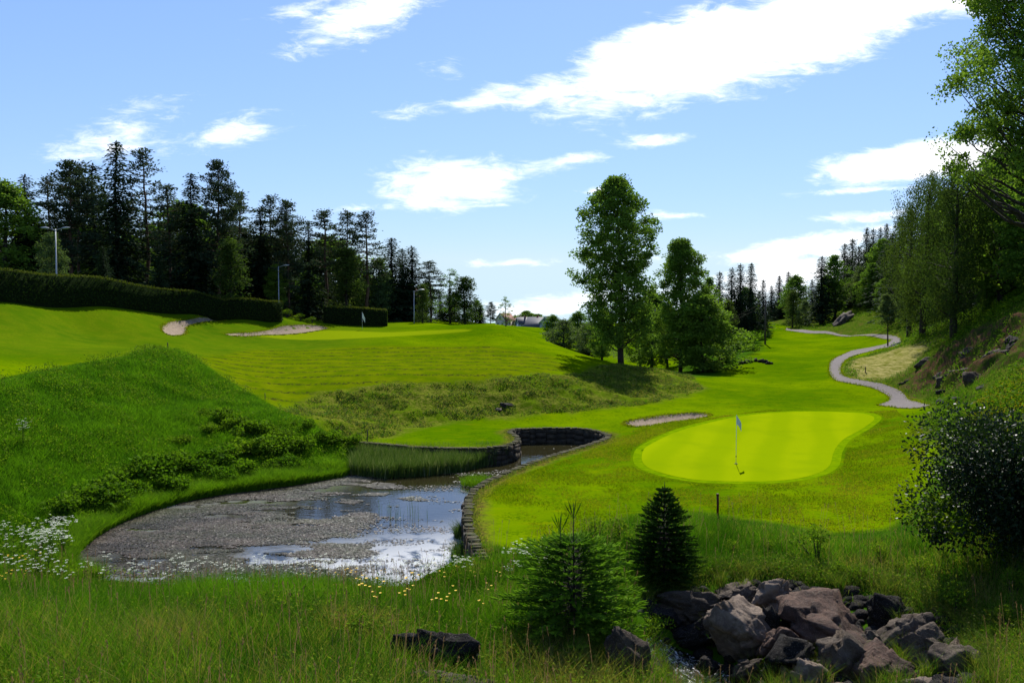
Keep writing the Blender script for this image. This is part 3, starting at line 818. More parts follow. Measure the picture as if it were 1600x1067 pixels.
def pine_mesh(seed, H=19.0, R=2.6, base=0.45, nb=34, sparse=1.0, mat=None):
    r = np.random.default_rng(seed)
    t = MB(); m = 14; zz = np.linspace(-0.5, H - .5, m); bx = np.cumsum(r.normal(0, .07, m)); by = np.cumsum(r.normal(0, .07, m))
    t.tube(np.c_[bx, by, zz], np.linspace(H * 0.013, 0.05, m), 8)
    c = MB(); cen = []; base_c = []
    for k in range(nb):
        f = (k + r.random()) / nb
        z = H * (base + (1 - base) * f ** 0.9)
        prof = math.sin(min(1, 0.28 + 0.9 * (1 - f)) * PI / 2) * (1.0 if f < 0.75 else (1 - f) * 3.2 + 0.2)
        a = k * 2.4 + r.normal() * 0.4; L = R * prof * (0.55 + 0.55 * r.random())
        x0 = np.interp(z, zz, bx); y0 = np.interp(z, zz, by)
        s_ = np.linspace(0, 1, 5); up = 0.15 + 0.35 * r.random()
        pth = np.c_[x0 + math.cos(a) * L * s_, y0 + math.sin(a) * L * s_, z + L * up * s_ ** 1.5 - 0.1 * L * s_]
        t.tube(pth, np.linspace(0.07, 0.015, 5), 4, cap=False)
        ncl = max(2, int(L * 1.9 * sparse))
        for q in range(ncl):
            s1 = 0.35 + 0.65 * (q + r.random()) / ncl
            pc = arr(x0 + math.cos(a) * L * s1, y0 + math.sin(a) * L * s1, z + L * up * s1 ** 1.5 - .1 * L * s1) + r.normal(size=3) * arr(.35, .35, .15)
            base_c.append(pc)
    base_c.append(arr(bx[-1], by[-1], H - .35)); base_c.append(arr(bx[-1], by[-1], H - .9))
    base_c = np.array(base_c); kk = 36
    cen = np.repeat(base_c, kk, 0); off = r.normal(size=cen.shape) * arr(.34, .34, .17)
    ax = off + r.normal(size=cen.shape) * 0.15 + arr(0, 0, .18)
    colr_ = cols(len(cen), 0.45, 0.22, 0.1, 0.15, r); colr_[:, 0] = np.clip(colr_[:, 0] + np.repeat(r.normal(0, .18, len(base_c)), kk), 0, 1)
    Ls = 0.26 + 0.18 * r.random(len(cen))
    leafs(c, cen + off, ax, rand_unit(len(cen), r), Ls, Ls * 0.42, colr_)
    return t.mesh('pine_trunk', M_pbark), c.mesh('pine_crown', mat or M_pine), H


def broad_mesh(seed, H=14.0, R=3.2, base=0.18, ncl=150, per=55, leaf=0.22, env=None, mat=None, bark=None, weep=0.0, cl=0.55, shape=(0.55, 0.75), lean=(0, 0), col0=0.5, skip=None, flat=0.75, env2=None):
    """env(f) gives crown radius factor at crown fraction f (0 bottom, 1 top)"""
    r = np.random.default_rng(seed)
    if env is None: env = lambda f: math.sin(PI * min(1, f * 0.86 + 0.14)) ** 0.7
    t = MB(); m = 12; zz = np.linspace(-0.4, H * 0.94, m)
    bx = np.cumsum(r.normal(0, H * .004, m)) + lean[0] * np.linspace(0, 1, m) ** 1.5; by = np.cumsum(r.normal(0, H * .004, m)) + lean[1] * np.linspace(0, 1, m) ** 1.5
    r0 = H * 0.016
    t.tube(np.c_[bx, by, zz], r0 * np.linspace(1, 0.12, m) ** 0.9, 9)
    cc = []
    lump = r.normal(size=(9, 2)) * arr(1.5, .3)
    for k in range(ncl):
        f = r.random() ** 0.9; z = H * (base + (1 - base) * f)
        a = r.random() * 6.28
        er = R * env(f) * (0.78 + 0.34 * math.sin(a * 2 + lump[0, 0] + f * 7) * math.cos(a + f * 11 + lump[1, 0]) + 0.08 * r.normal())
        if env2 is not None: er = env2(a, f) * (1 + .06 * r.normal())
        rr = er * (r.random() ** (0.45 if env2 is None else .38))
        if skip is not None and skip(a, f): continue
        x0 = np.interp(z, zz, bx); y0 = np.interp(z, zz, by)
        p = arr(x0 + math.cos(a) * rr, y0 + math.sin(a) * rr, z)
        cc.append(p)
        if k % 3 == 0 and rr > 0.3 * R * 0.5:
            zb = max(z - rr * (0.55 + .4 * r.random()), H * base * 0.7); zb = min(zb, H * .9)
            xb = np.interp(zb, zz, bx); yb = np.interp(zb, zz, by)
            s_ = np.linspace(0, 1, 6)[:, None]
            pth = arr(xb, yb, zb) * (1 - s_) + p * s_; pth[:, 2] += -0.12 * rr * np.sin(s_[:, 0] * PI); pth[1:-1] += r.normal(size=(4, 3)) * rr * 0.03
            t.tube(pth, np.linspace(r0 * 0.32 * (1 - .6 * f), 0.012, 6), 5, cap=False)
    cc = np.array(cc); nper = (per * (0.5 + r.random(len(cc)))).astype(int)
    cen = np.repeat(cc, nper, 0); k = len(cen)
    size = np.repeat(cl * (0.65 + 0.7 * r.random(len(cc))), nper)[:, None]
    off = rand_unit(k, r) * (r.random(k) ** .45)[:, None] * size * arr(1.55, 1.55, 1.55 * flat)
    if weep > 0:
        dn = np.abs(r.normal(size=k)) * weep; off[:, 2] -= dn; off[:, :2] *= 0.75
        ax = r.normal(size=(k, 3)) * 0.35 + arr(0, 0, -1)
    else:
        ax = off / size + r.normal(size=(k, 3)) * 0.8
    colr_ = cols(k, col0, 0.2, 0.08, 0.14, r); colr_[:, 0] = np.clip(colr_[:, 0] + np.repeat(r.normal(0, .2, len(cc)), nper), 0, 1)
    Ls = leaf * (0.7 + 0.6 * r.random(k))
    c = MB(); leafs(c, cen + off, ax, rand_unit(k, r), Ls, Ls * (0.45 if weep > 0 else 0.8), colr_)
    return t.mesh('tree_trunk', bark or M_bark), c.mesh('tree_crown', mat or M_broad), H


def shrub_mesh(seed, H=1.2, R=0.9, n=900, leaf=0.09, mat=None, lobes=7, flat=0.8, stems=6, col0=0.5, alt=0.1, broad=0.8):
    r = np.random.default_rng(seed)
    t = MB(); c = MB()
    lc = np.c_[r.normal(size=(lobes, 2)) * R * 0.42, H * (0.35 + 0.4 * r.random(lobes))]; lc[0] = (0, 0, H * .62)
    lr = R * (0.32 + 0.25 * r.random(lobes))
    for k in range(stems):
        q = lc[k % lobes]; s_ = np.linspace(0, 1, 4)[:, None]
        pth = arr(q[0] * .15, q[1] * .15, -0.1) * (1 - s_) + q * s_; t.tube(pth, np.linspace(0.012 + H * .012, .006, 4), 5, cap=False)
    w = r.integers(0, lobes, n); d = rand_unit(n, r); rad = lr[w] * (0.55 + 0.5 * r.random(n) ** .6)
    cen = lc[w] + d * rad[:, None] * arr(1, 1, flat) ; cen[:, 2] = np.clip(cen[:, 2], 0.03, None)
    colr_ = cols(n, col0, 0.2, alt, 0.15, r); colr_[:, 0] = np.clip(colr_[:, 0] + r.normal(0, .15, lobes)[w], 0, 1)
    Ls = leaf * (0.7 + 0.6 * r.random(n))
    leafs(c, cen, d + r.normal(size=(n, 3)) * .7, rand_unit(n, r) + arr(0, 0, .6), Ls, Ls * broad, colr_)
    return t.mesh('shrub_stems', M_bark), c.mesh('shrub_foliage', mat or M_bramble), H


BROADEN = {'spruce_tree': 1.5, 'pine_tree': 1.25, 'broadleaf_tree': 1.42, 'birch_tree': 1.2, 'weeping_birch': 1.45, 'poplar_tree': 1.12}


def place(name, meshes, loc, height, label, cat='tree', group=None, rz=None, widen=1.0, parts=('trunk', 'crown')):
    tm, cm, H = meshes
    o = empty(name, loc, random.random() * 6.28 if rz is None else rz, label, cat, group)
    s = height / H; widen = widen * BROADEN.get(name, 1.0); o.scale = (s * widen, s * widen, s)
    for me, pn in ((tm, parts[0]), (cm, parts[1])):
        c = bpy.data.objects.new(pn, me); COL.objects.link(c); c.parent = o
    return o


def tree_at(name, var, px, D, top, label, cat='tree', group=None, widen=1.0, sink=0.1, rz=None):
    g = XY(px, D); _, b = ray(px, top); h = b * D - g[2]
    g[2] -= sink
    return place(name, var, g, h + sink, label, cat, group, rz, widen)


SP = [spruce_mesh(1, 18, 2.9, .05, .28), spruce_mesh(2, 18, 2.1, .08, .34), spruce_mesh(3, 18, 3.3, .03, .22, 1.3), spruce_mesh(4, 18, 1.7, .06, .42, .8)]
PN = [pine_mesh(11, 19, 3.0, .38, 40), pine_mesh(12, 19, 2.1, .45, 30, .8), pine_mesh(13, 19, 3.3, .5, 36, 1.0), pine_mesh(14, 19, 2.4, .34, 34, .75), pine_mesh(15, 19, 3.6, .22, 64, 1.2)]
BR = [broad_mesh(21, 12, 3.0, .10, 210, 60, .22, cl=.45), broad_mesh(22, 12, 2.4, .16, 170, 60, .2, cl=.42), broad_mesh(23, 10, 3.6, .02, 260, 60, .22, cl=.45),
      broad_mesh(24, 14, 3.2, .2, 70, 34, .22, cl=.4), broad_mesh(25, 10, 2.3, .03, 120, 55, .2, env=lambda f: (1 - f) ** .55 * (.5 + .5 * min(1, f * 5)))]
BP = [broad_mesh(26, 10, 3.0, .04, 150, 50, .24, mat=M_pale), broad_mesh(27, 10, 2.2, .04, 110, 55, .2, env=lambda f: (1 - f) ** .55 * (.5 + .5 * min(1, f * 5)), mat=M_birch)]
WB = [broad_mesh(31, 18, 3.6, .18, 250, 100, .17, mat=M_birch, bark=M_bark, weep=1.5, cl=.42, env=lambda f: (.55 + .45 * f) * (1 - f ** 6) ** .5),
      broad_mesh(32, 18, 3.0, .22, 200, 95, .17, mat=M_birch, bark=M_bark, weep=1.1, cl=.42, env=lambda f: math.sin(PI * min(1, f * .8 + .2)) ** .6)]

# ---- the wood behind the left hedge, from left to right
LEFT = [
 ('broadleaf_tree', BR[0], 12, 74, 284, 1.15, 'light green leafy tree at the far left end of the left wood'),
 ('spruce_tree', SP[1], 44, 76, 272, 1.1, 'ragged dark spruce beside the light leafy tree at the left end'),
 ('pine_tree', PN[1], 78, 84, 277, 1.0, 'slender bluish pine showing sky between its branches behind the double lamp'),
 ('pine_tree', PN[4], 112, 78, 253, 1.05, 'wide bushy brown-green pine just right of the double-headed street lamp'),
 ('pine_tree', PN[2], 126, 84, 256, .9, 'pine with a bare reddish trunk half behind the wide bushy pine'),
 ('spruce_tree', SP[3], 150, 88, 256, 1.15, 'thin open spruce with drooping branches left of the tallest spruce'),
 ('spruce_tree', SP[2], 187, 82, 221, .92, 'tallest spruce of the left wood, dense with a pointed top'),
 ('pine_tree', PN[3], 228, 84, 234, .95, 'tall slim pine close right of the tallest spruce'),
 ('pine_tree', PN[0], 266, 84, 291, 1.0, 'shorter round-headed pine in the dip between two tall groups'),
 ('spruce_tree', SP[0], 303, 84, 272, 1.0, 'dark pointed spruce left of the flat-topped tall pine'),
 ('pine_tree', PN[4], 342, 84, 253, .85, 'tall flat-topped pine with thick crown right of the dark pointed spruce'),
 ('pine_tree', PN[1], 376, 92, 300, 1.1, 'dim pine at the right shoulder of the flat-topped pine'),
 ('spruce_tree', SP[3], 408, 92, 325, 1.1, 'thin bluish spruce left of the single lamp at the hedge end'),
 ('pine_tree', PN[3], 424, 94, 307, 1.0, 'pine standing highest directly behind the lamp at the hedge end'),
 ('pine_tree', PN[4], 450, 92, 314, .85, 'broad rounded pine right of the lamp at the hedge end'),
 ('spruce_tree', SP[3], 483, 96, 346, 1.1, 'narrow spruce spire between the rounded pine and the sparse pine'),
 ('pine_tree', PN[1], 507, 98, 329, 1.2, 'sparse pine with an open crown on a thin leaning trunk'),
 ('pine_tree', PN[0], 541, 98, 331, .85, 'pine with a full crown left of the airy pine at the wood edge'),
 ('pine_tree', PN[3], 573, 98, 332, 1.1, 'airy pine with sky showing through at the edge of the tall group'),
 ('spruce_tree', SP[0], 612, 104, 372, 1.35, 'pointed spruce behind the right end of the short hedge'),
 ('spruce_tree', SP[1], 629, 108, 388, 1.5, 'spruce tucked between the two pointed spruces near the short hedge'),
 ('spruce_tree', SP[1], 644, 106, 384, 1.5, 'slim pointed spruce straight behind the lamp right of the short hedge'),
 ('pine_tree', PN[0], 673, 108, 409, 1.4, 'small dark pine right of the lamp beyond the short hedge'),
 ('birch_tree', BR[3], 703, 112, 421, 1.25, 'thin-leaved pale birch showing sky through its crown'),
 ('birch_tree', BP[1], 728, 112, 434, 1.6, 'cone-shaped green birch right of the thin-leaved birch'),
 ('broadleaf_tree', BR[1], 745, 120, 470, 1.8, 'low leafy tree at the right foot of the cone-shaped birch'),
 ('pine_tree', PN[4], 767, 175, 472, 1.2, 'small dark far tree left of the airy tree on the hill crest'),
 ('birch_tree', BR[3], 790, 170, 464, 1.1, 'small airy tree standing alone against the sky above the hill crest'),
 ('broadleaf_tree', BP[0], 82, 68, 366, .7, 'pale young leafy tree behind the double-headed street lamp'),
 ('broadleaf_tree', BP[1], 358, 80, 378, 1.0, 'bright narrow young tree in front of the flat-topped pine trunks'),
 ('broadleaf_tree', BR[1], 432, 90, 415, .95, 'rounded bush-like tree wrapped around the lamp at the hedge end'),
 ('broadleaf_tree', BP[1], 543, 96, 389, 1.05, 'light green cone-shaped young tree in front of the full-crowned pine'),
 ('broadleaf_tree', BP[0], 590, 100, 405, .75, 'pale leafy tree in the gap left of the pointed spruces'),
 ('birch_tree', BP[1], 660, 98, 445, 1.0, 'soft green young birch right beside the lamp beyond the short hedge'),
 ('spruce_tree', SP[2], 163, 72, 385, .9, 'low bright-edged young spruce behind the long hedge near the tallest spruce'),
 ('spruce_tree', SP[2], 250, 74, 400, .9, 'low young spruce behind the long hedge below the round-headed pine'),
]
for (nm, var, px, D, top, wd, lab) in LEFT:
    tree_at(nm, var, px, D, top, lab, 'tree', 'trees of the left wood', wd)
# dim inner trees that close the wood; they merge into one another in the photograph
inner = [(px, 96 + (k % 3) * 5 + px * .03, top) for k, (px, top) in enumerate([(-20, 300), (25, 350), (60, 345), (95, 330), (135, 345), (172, 300), (205, 310), (240, 345), (262, 350), (285, 320), (320, 330), (348, 330), (372, 350), (395, 350),
         (415, 365), (436, 370), (460, 350), (478, 380), (500, 385), (522, 375), (552, 390), (575, 400), (600, 430), (622, 440), (650, 450), (668, 440), (685, 450), (700, 455), (715, 455), (730, 465), (745, 478)])]
inner += [(px, 93, 365 + (px % 5) * 8) for px in range(-40, 440, 30)] + [(px, 86, 410) for px in range(-30, 385, 32)] + [(px, 112, 435) for px in range(440, 640, 24)] + [(px, 104, 425) for px in range(455, 600, 30)]
for k, (px, D, top) in enumerate(inner):
    v = [SP[0], SP[2], PN[4], SP[1], BR[0]][k % 5] if top < 395 else [SP[2], BR[1], SP[0]][k % 3]
    nm = 'pine_tree' if v is PN[4] else 'broadleaf_tree' if v in (BR[0], BR[1]) else 'spruce_tree'
    tree_at(nm, v, px + random.uniform(-6, 6), D, top + random.uniform(-6, 6), 'dim tree merging with its neighbours in the shaded depth of the left wood', 'tree', 'shaded inner trees of the left wood', 1.5)
for (px, D, top) in [(-60, 74, 250), (-140, 70, 260), (-240, 66, 240)]:
    tree_at('spruce_tree', SP[0], px, D, top, 'dim tree merging with its neighbours in the shaded depth of the left wood', 'tree', 'shaded inner trees of the left wood', 1.1)

# ---- the two big trees and the grove in the middle
def hero_env(f):
    return float(np.interp(f, [0, .12, .25, .4, .5, .62, .75, .88, 1], [.35, .62, .85, 1.0, .82, .95, .95, .62, .2]))
def hero_e2(a, f):
    rt = float(np.interp(f, [0, .1, .22, .32, .42, .52, .60, .72, .80, .88, 1], [2.6, 2.4, 2.2, 2.9, 1.7, 2.4, 3.0, 3.4, 2.6, 1.8, .4]))
    lf = float(np.interp(f, [0, .1, .22, .32, .42, .52, .60, .72, .80, .88, 1], [1.6, 2.2, 3.1, 3.4, 4.1, 3.6, 3.5, 3.2, 2.9, 2.1, .4]))
    w = .5 + .5 * math.cos(a)
    return rt * w + lf * (1 - w)
hero = broad_mesh(51, 17.4, 3.7, .12, 600, 85, .18, env=hero_env, cl=.42, bark=M_bark, lean=(-.35, 0), env2=hero_e2)
gk = P(970, 568, 73); g = XY(972, 73)
place('poplar_tree', hero, g + arr(0, 0, -.15), (ray(970, 279)[1] * 73 - g[2]) + .15, 'tall poplar with a full crown and long bare trunk on the shoulder of the mound', 'tree', 'big trees in the middle', rz=0.0)
hero2 = broad_mesh(52, 15.0, 3.8, .14, 480, 80, .18, cl=.42, env=lambda f: float(np.interp(f, [0, .2, .45, .7, .88, 1], [.75, 1, 1.05, .8, .5, .15])))
MID = [
 ('poplar_tree', hero2, 1064, 84, 377, .95, 'second tallest middle tree, pointed poplar right of the tallest one'),
 ('broadleaf_tree', BR[2], 1098, 80, 462, 1.15, 'low bushy tree with branches to the ground on the right of the middle grove'),
 ('broadleaf_tree', BR[0], 1020, 92, 455, .95, 'leafy tree filling the space between the two middle poplars'),
 ('broadleaf_tree', BR[1], 940, 96, 475, 1.0, 'leafy tree left behind the trunk of the tallest poplar'),
 ('broadleaf_tree', BR[0], 1000, 100, 470, .9, 'dim leafy tree right behind the trunk of the tallest poplar'),
 ('broadleaf_tree', BR[1], 1045, 96, 480, 1.0, 'shaded leafy tree under the pointed poplar, left of its trunk'),
 ('broadleaf_tree', BR[0], 1080, 98, 470, .9, 'shaded leafy tree under the pointed poplar, right of its trunk'),
 ('broadleaf_tree', BR[0], 905, 120, 487, 1.2, 'grey-green rounded tree between the blue-grey house and the tallest poplar'),
 ('broadleaf_tree', BP[0], 880, 115, 500, 1.5, 'soft rounded tree right beside the blue-grey house'),
 ('broadleaf_tree', BP[0], 922, 108, 505, 1.5, 'low soft bush-like tree at the left foot of the tallest poplar'),
 ('broadleaf_tree', BR[0], 863, 150, 492, 1.3, 'dark bushy tree touching the right gable of the blue-grey house'),
 ('broadleaf_tree', BR[2], 822, 330, 486, 1.5, 'small green tree behind the ridge of the blue-grey house'),
 ('broadleaf_tree', BR[2], 840, 330, 491, 1.5, 'lower green tree right of the one behind the blue-grey house ridge'),
 ('spruce_tree', SP[1], 1124, 125, 424, 1.0, 'slim spruce rising behind the round birch right of the middle grove'),
 ('birch_tree', BR[1], 1108, 115, 436, .95, 'round green birch between the middle grove and the dark spruces'),
 ('birch_tree', BP[1], 1136, 118, 470, 1.0, 'narrow light green birch in front of the slim dark spruces'),
 ('spruce_tree', SP[1], 1143, 130, 418, 1.1, 'left spruce of the dark group at the left side of the far fairway'),
 ('spruce_tree', SP[1], 1156, 132, 412, 1.0, 'dark spruce second from left beside the far fairway'),
 ('spruce_tree', SP[2], 1173, 128, 411, .75, 'widest darkest spruce beside the far fairway, with a blunt column shape'),
 ('spruce_tree', SP[3], 1192, 135, 437, 1.0, 'thin spruce at the right edge of the dark group by the power pole'),
 # far end of the fairway
 ('spruce_tree', SP[1], 1205, 185, 446, 1.2, 'small spruce leftmost at the far end of the fairway'),
 ('spruce_tree', SP[0], 1217, 190, 431, 1.1, 'far spruce above the left corner of the far fairway end'),
 ('spruce_tree', SP[1], 1231, 186, 424, 1.1, 'taller far spruce rising above the round far birch'),
 ('birch_tree', BR[0], 1243, 172, 430, 1.25, 'round green birch at the far end of the fairway'),
 ('birch_tree', BP[1], 1238, 160, 455, 1.1, 'light green narrow birch at the very end of the far fairway'),
 ('broadleaf_tree', BP[0], 1258, 158, 470, .9, 'pale rounded bush-like tree where the far path leaves the fairway'),
 ('spruce_tree', SP[1], 1268, 175, 436, 1.2, 'small dark spruce just left of the ragged tall spruce at the far corner'),
 ('spruce_tree', SP[1], 1283, 150, 400, 1.3, 'ragged open spruce standing forward at the left corner of the right wood'),
 ('birch_tree', BR[1], 1302, 152, 401, 1.2, 'leafy birch right of the ragged open spruce'),
]
for (nm, var, px, D, top, wd, lab) in MID:
    tree_at(nm, var, px, D, top, lab, 'tree', 'trees around the far fairway', wd)

RIGHT = [
 ('spruce_tree', SP[1], 1318, 176, 380, 1.1, 'spruce where the right wood begins to climb, beside the leafy birch'),
 ('spruce_tree', SP[3], 1330, 176, 373, 1.2, 'narrow spruce second in the climbing row of the right wood'),
 ('spruce_tree', SP[0], 1352, 168, 356, .8, 'first of the tall pointed spruces on the ridge of the right wood'),
 ('spruce_tree', SP[1], 1362, 170, 357, .9, 'spruce close right of the first tall pointed ridge spruce'),
 ('spruce_tree', SP[1], 1373, 166, 355, .9, 'spruce in the middle of the tight ridge row of the right wood'),
 ('spruce_tree', SP[0], 1383, 160, 350, .75, 'highest of the tight ridge row of spruces in the right wood'),
 ('spruce_tree', SP[3], 1402, 145, 337, 1.2, 'spruce leaning out between the ridge row and the weeping birches'),
 ('broadleaf_tree', BP[0], 1345, 152, 418, .9, 'pale green bushy tree low in front of the ridge spruces'),
 ('broadleaf_tree', BR[2], 1362, 146, 412, .8, 'taller bushy light green tree below the ridge spruces'),
 ('broadleaf_tree', BP[0], 1325, 158, 446, 1.1, 'low pale bush-like tree on the grassy bank above the bare rock'),
 ('broadleaf_tree', BR[2], 1382, 136, 436, .9, 'mid-green bushy tree behind the staked young tree'),
 ('weeping_birch', WB[1], 1420, 84, 325, .85, 'left smaller weeping birch at the edge of the right wood'),
 ('weeping_birch', WB[0], 1442, 70, 268, .85, 'tall weeping birch with a straight dark trunk above the straw slope'),
 ('weeping_birch', WB[0], 1490, 60, 254, .95, 'tallest weeping birch with a leaning pale trunk on the right slope'),
 ('spruce_tree', SP[0], 1537, 72, 238, .8, 'dark spruce top between the tallest weeping birch and the near leafy tree'),
 ('weeping_birch', WB[1], 1525, 68, 300, 1.0, 'weeping birch half hidden behind the tallest weeping birch'),
 ('broadleaf_tree', BR[0], 1560, 62, 230, .9, 'dense leafy tree under the spreading branches of the near right tree'),
 ('broadleaf_tree', BR[1], 1600, 56, 250, 1.0, 'leafy tree at the right border with its trunk leaning left'),
 ('broadleaf_tree', BR[2], 1447, 86, 445, .5, 'small dark bushy tree between the trunks below the weeping birches'),
 ('spruce_tree', SP[2], 1415, 118, 430, .6, 'dark low spruce left of the straight birch trunk'),
 ('broadleaf_tree', BR[2], 1540, 62, 430, .5, 'low leafy bush-like tree right of the leaning pale birch trunk'),
]
for (nm, var, px, D, top, wd, lab) in RIGHT:
    tree_at(nm, var, px, D, top, lab, 'tree', 'trees of the right wood', wd)
inner = [(1212, 205, 470), (1226, 205, 460), (1250, 200, 455), (1275, 185, 450), (1293, 175, 430), (1308, 172, 420), (1325, 165, 405), (1340, 160, 385), (1358, 155, 380), (1376, 150, 375), (1392, 140, 365), (1412, 130, 360), (1436, 120, 350),
         (1460, 105, 320), (1482, 98, 300), (1507, 92, 290), (1532, 88, 290), (1558, 84, 270), (1584, 80, 250), (1612, 74, 240), (1640, 70, 220), (1335, 172, 425), (1356, 164, 420), (1380, 150, 415), (1400, 138, 405), (1424, 124, 400), (1450, 100, 400),
         (1474, 86, 400), (1500, 80, 390), (1520, 76, 390), (1545, 74, 380), (1570, 70, 370), (1598, 68, 370), (1630, 64, 350), (1700, 60, 200), (1780, 56, 180), (1900, 50, 150), (1095, 140, 480), (1115, 150, 470), (1165, 150, 450), (1185, 155, 455),
         (1201, 225, 478), (1222, 220, 478), (1240, 220, 478), (1262, 210, 475), (1285, 190, 470), (1128, 128, 490), (1148, 126, 485), (1164, 124, 490)]
for k, (px, D, top) in enumerate(inner):
    v = [SP[0], SP[2], SP[1], SP[2], BR[2]][k % 5]
    nm = 'broadleaf_tree' if v in (BR[0], BR[2]) else 'spruce_tree'
    tree_at(nm, v, px, D, top, 'dim tree merging with its neighbours in the dark depth behind the fairway and right slope', 'tree', 'shaded inner trees of the right wood', 1.4 if v is not BR[2] else .7)
inner = [(1430, 112, 445), (1455, 88, 445), (1474, 84, 440), (1505, 78, 430), (1535, 74, 425), (1562, 70, 420), (1590, 66, 410), (1620, 62, 400)]
for k, (px, D, top) in enumerate(inner):
    tree_at('broadleaf_tree', [SP[2], BR[2], BR[1]][k % 3], px, D, top, 'dim tree merging with its neighbours in the dark depth behind the fairway and right slope', 'tree', 'shaded inner trees of the right wood', .6)

# near leafy tree whose branches reach in at the top right
def near_skip(a, f): return False
near = broad_mesh(61, 20, 5.8, .40, 760, 110, .13, cl=.42, env=lambda f: float(np.interp(f, [0, .15, .35, .6, .8, 1], [.6, .85, .85, 1.0, 1.0, .7])), bark=M_bark, lean=(-1.0, 0))
g = XY(1642, 42)
place('aspen_tree', near, g + arr(0, 0, -.2), 21.5, 'near leafy tree filling the top right corner with branches against the sky', 'tree', None, rz=1.0)

# staked sapling by the path
sap = broad_mesh(62, 6.0, 1.1, .40, 60, 70, .15, cl=.28, env=lambda f: math.sin(PI * min(1, f * .85 + .15)) ** .6, mat=M_pale)
g = G(1388, 541)
D = g[1]
sap_o = place('young_tree', sap, g + arr(0, 0, -.05), (ray(1386, 458)[1] * D - g[2]), 'slim young tree with a thin dark trunk standing beside the bend of the path', 'tree', None, rz=0)

# ------------------------------------------------------------------ hedges
def hedge(name, pts_, hts, thick, label, leaf=0.16, dens=55):
    pts_ = np.array(pts_); path = smooth_open(pts_[:, :2], 8); hh = np.interp(np.linspace(0, 1, len(path)), np.linspace(0, 1, len(hts)), hts)
    root = empty(name, (0, 0, 0), 0, label, 'hedge', 'clipped hedges on the upper lawn')
    t = np.gradient(path, axis=0); t /= np.linalg.norm(t, axis=1)[:, None]; nrm = np.c_[-t[:, 1], t[:, 0]]
    zb = Hfull(path[:, 0], path[:, 1])
    core = MB(); k = len(path); w = thick / 2 - .12
    V = np.concatenate([np.c_[path + nrm * w, zb - .3], np.c_[path + nrm * w, zb + hh - .12], np.c_[path - nrm * w, zb + hh - .12], np.c_[path - nrm * w, zb - .3]])
    i = np.arange(k - 1); Fq = np.vstack([np.stack([a * k + i, a * k + i + 1, b * k + i + 1, b * k + i], -1) for a, b in ((0, 1), (1, 2), (2, 3))])
    Fq = np.vstack([Fq, [[0, k, 2 * k, 3 * k], [k - 1, 4 * k - 1, 3 * k - 1, 2 * k - 1]]])
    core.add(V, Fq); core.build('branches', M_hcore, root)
    L = np.linalg.norm(np.diff(path, axis=0), axis=1); cum = np.concatenate([[0], np.cumsum(L)]); TL = cum[-1]
    n_ = int(TL * (2.0 * hh.mean() + thick) * dens); s_ = rng.random(n_) * TL
    bx = np.interp(s_, cum, path[:, 0]); by = np.interp(s_, cum, path[:, 1]); nx = np.interp(s_, cum, nrm[:, 0]); ny = np.interp(s_, cum, nrm[:, 1])
    h_ = np.interp(s_, cum, hh); zz = Hfull(bx, by)
    tot_ = 2 * h_.mean() + thick; u_ = rng.random(n_) * tot_
    side = np.where(u_ < h_, 1, np.where(u_ < h_ + thick, 0, -1)); vv = np.where(side == 1, u_, np.where(side == -1, u_ - h_.mean() - thick, h_)); vv = np.clip(vv, 0, h_)
    lat = np.where(side == 0, (rng.random(n_) - .5) * thick, side * thick / 2) + rng.normal(0, .05, n_)
    bump = (fbm(s_ * 1.5, vv * 1.5 + lat, 31, 3) - .5) * .12
    lat = lat + np.where(side != 0, side * bump, 0); zt = zz + vv + np.where(side == 0, bump * .7 + np.abs(rng.normal(0, .05, n_)), 0)
    cen = np.c_[bx + nx * lat, by + ny * lat, zt]
    on = np.c_[nx * side, ny * side, (side == 0) * 1.0 + .15]
    ax = on + rng.normal(size=(n_, 3)) * .6
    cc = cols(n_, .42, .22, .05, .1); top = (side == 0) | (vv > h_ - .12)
    cc[top, 1] = np.clip(cc[top, 1] + .6, 0, 1); cc[top, 0] = .8  # top leaves coloured lighter: the sunlit upper edge is painted in
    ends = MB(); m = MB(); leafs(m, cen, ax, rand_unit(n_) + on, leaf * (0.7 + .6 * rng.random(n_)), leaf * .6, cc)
    # closed ends
    for e, sg in ((0, -1), (-1, 1)):
        q = int(thick * hh[e] * dens * 1.3); a = (rng.random(q) - .5) * thick; zc = rng.random(q) * hh[e]
        cen = np.c_[path[e, 0] + nrm[e, 0] * a, path[e, 1] + nrm[e, 1] * a, zb[e] + zc]; o_ = np.r_[t[e] * sg, 0]
        leafs(m, cen, o_ + rng.normal(size=(q, 3)) * .6, rand_unit(q) + o_, leaf, leaf * .6, cols(q, .42, .2, .05, .1))
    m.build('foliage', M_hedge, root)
    return root


hp = [XY(-260, 50), XY(-90, 54), XY(0, 58), XY(100, 63.5), XY(200, 69), XY(300, 75), XY(436, 83)]
tops = [395, 410, 421, 430, 443, 455, 471]
hts = [ray(px, tp)[1] * p[1] - p[2] for px, tp, p in zip([-260, -90, 0, 100, 200, 300, 436], tops, hp)]
hedge('hedge', hp, hts, 1.3, 'long clipped dark hedge running along the top of the left lawn')
hp = [XY(506, 89), XY(555, 89.5), XY(605, 90)]
hts = [ray(px, tp)[1] * p[1] - p[2] for px, tp, p in zip([506, 555, 605], [478, 480, 484], hp)]
hedge('hedge', hp, hts, 1.4, 'short clipped hedge standing behind the upper green flag', dens=50)
M_turf = foliage('turf_blades', (.06, .115, .001), (.13, .19, .001), (.24, .22, .02), .4, tint=(1.1, 1.2, .3))
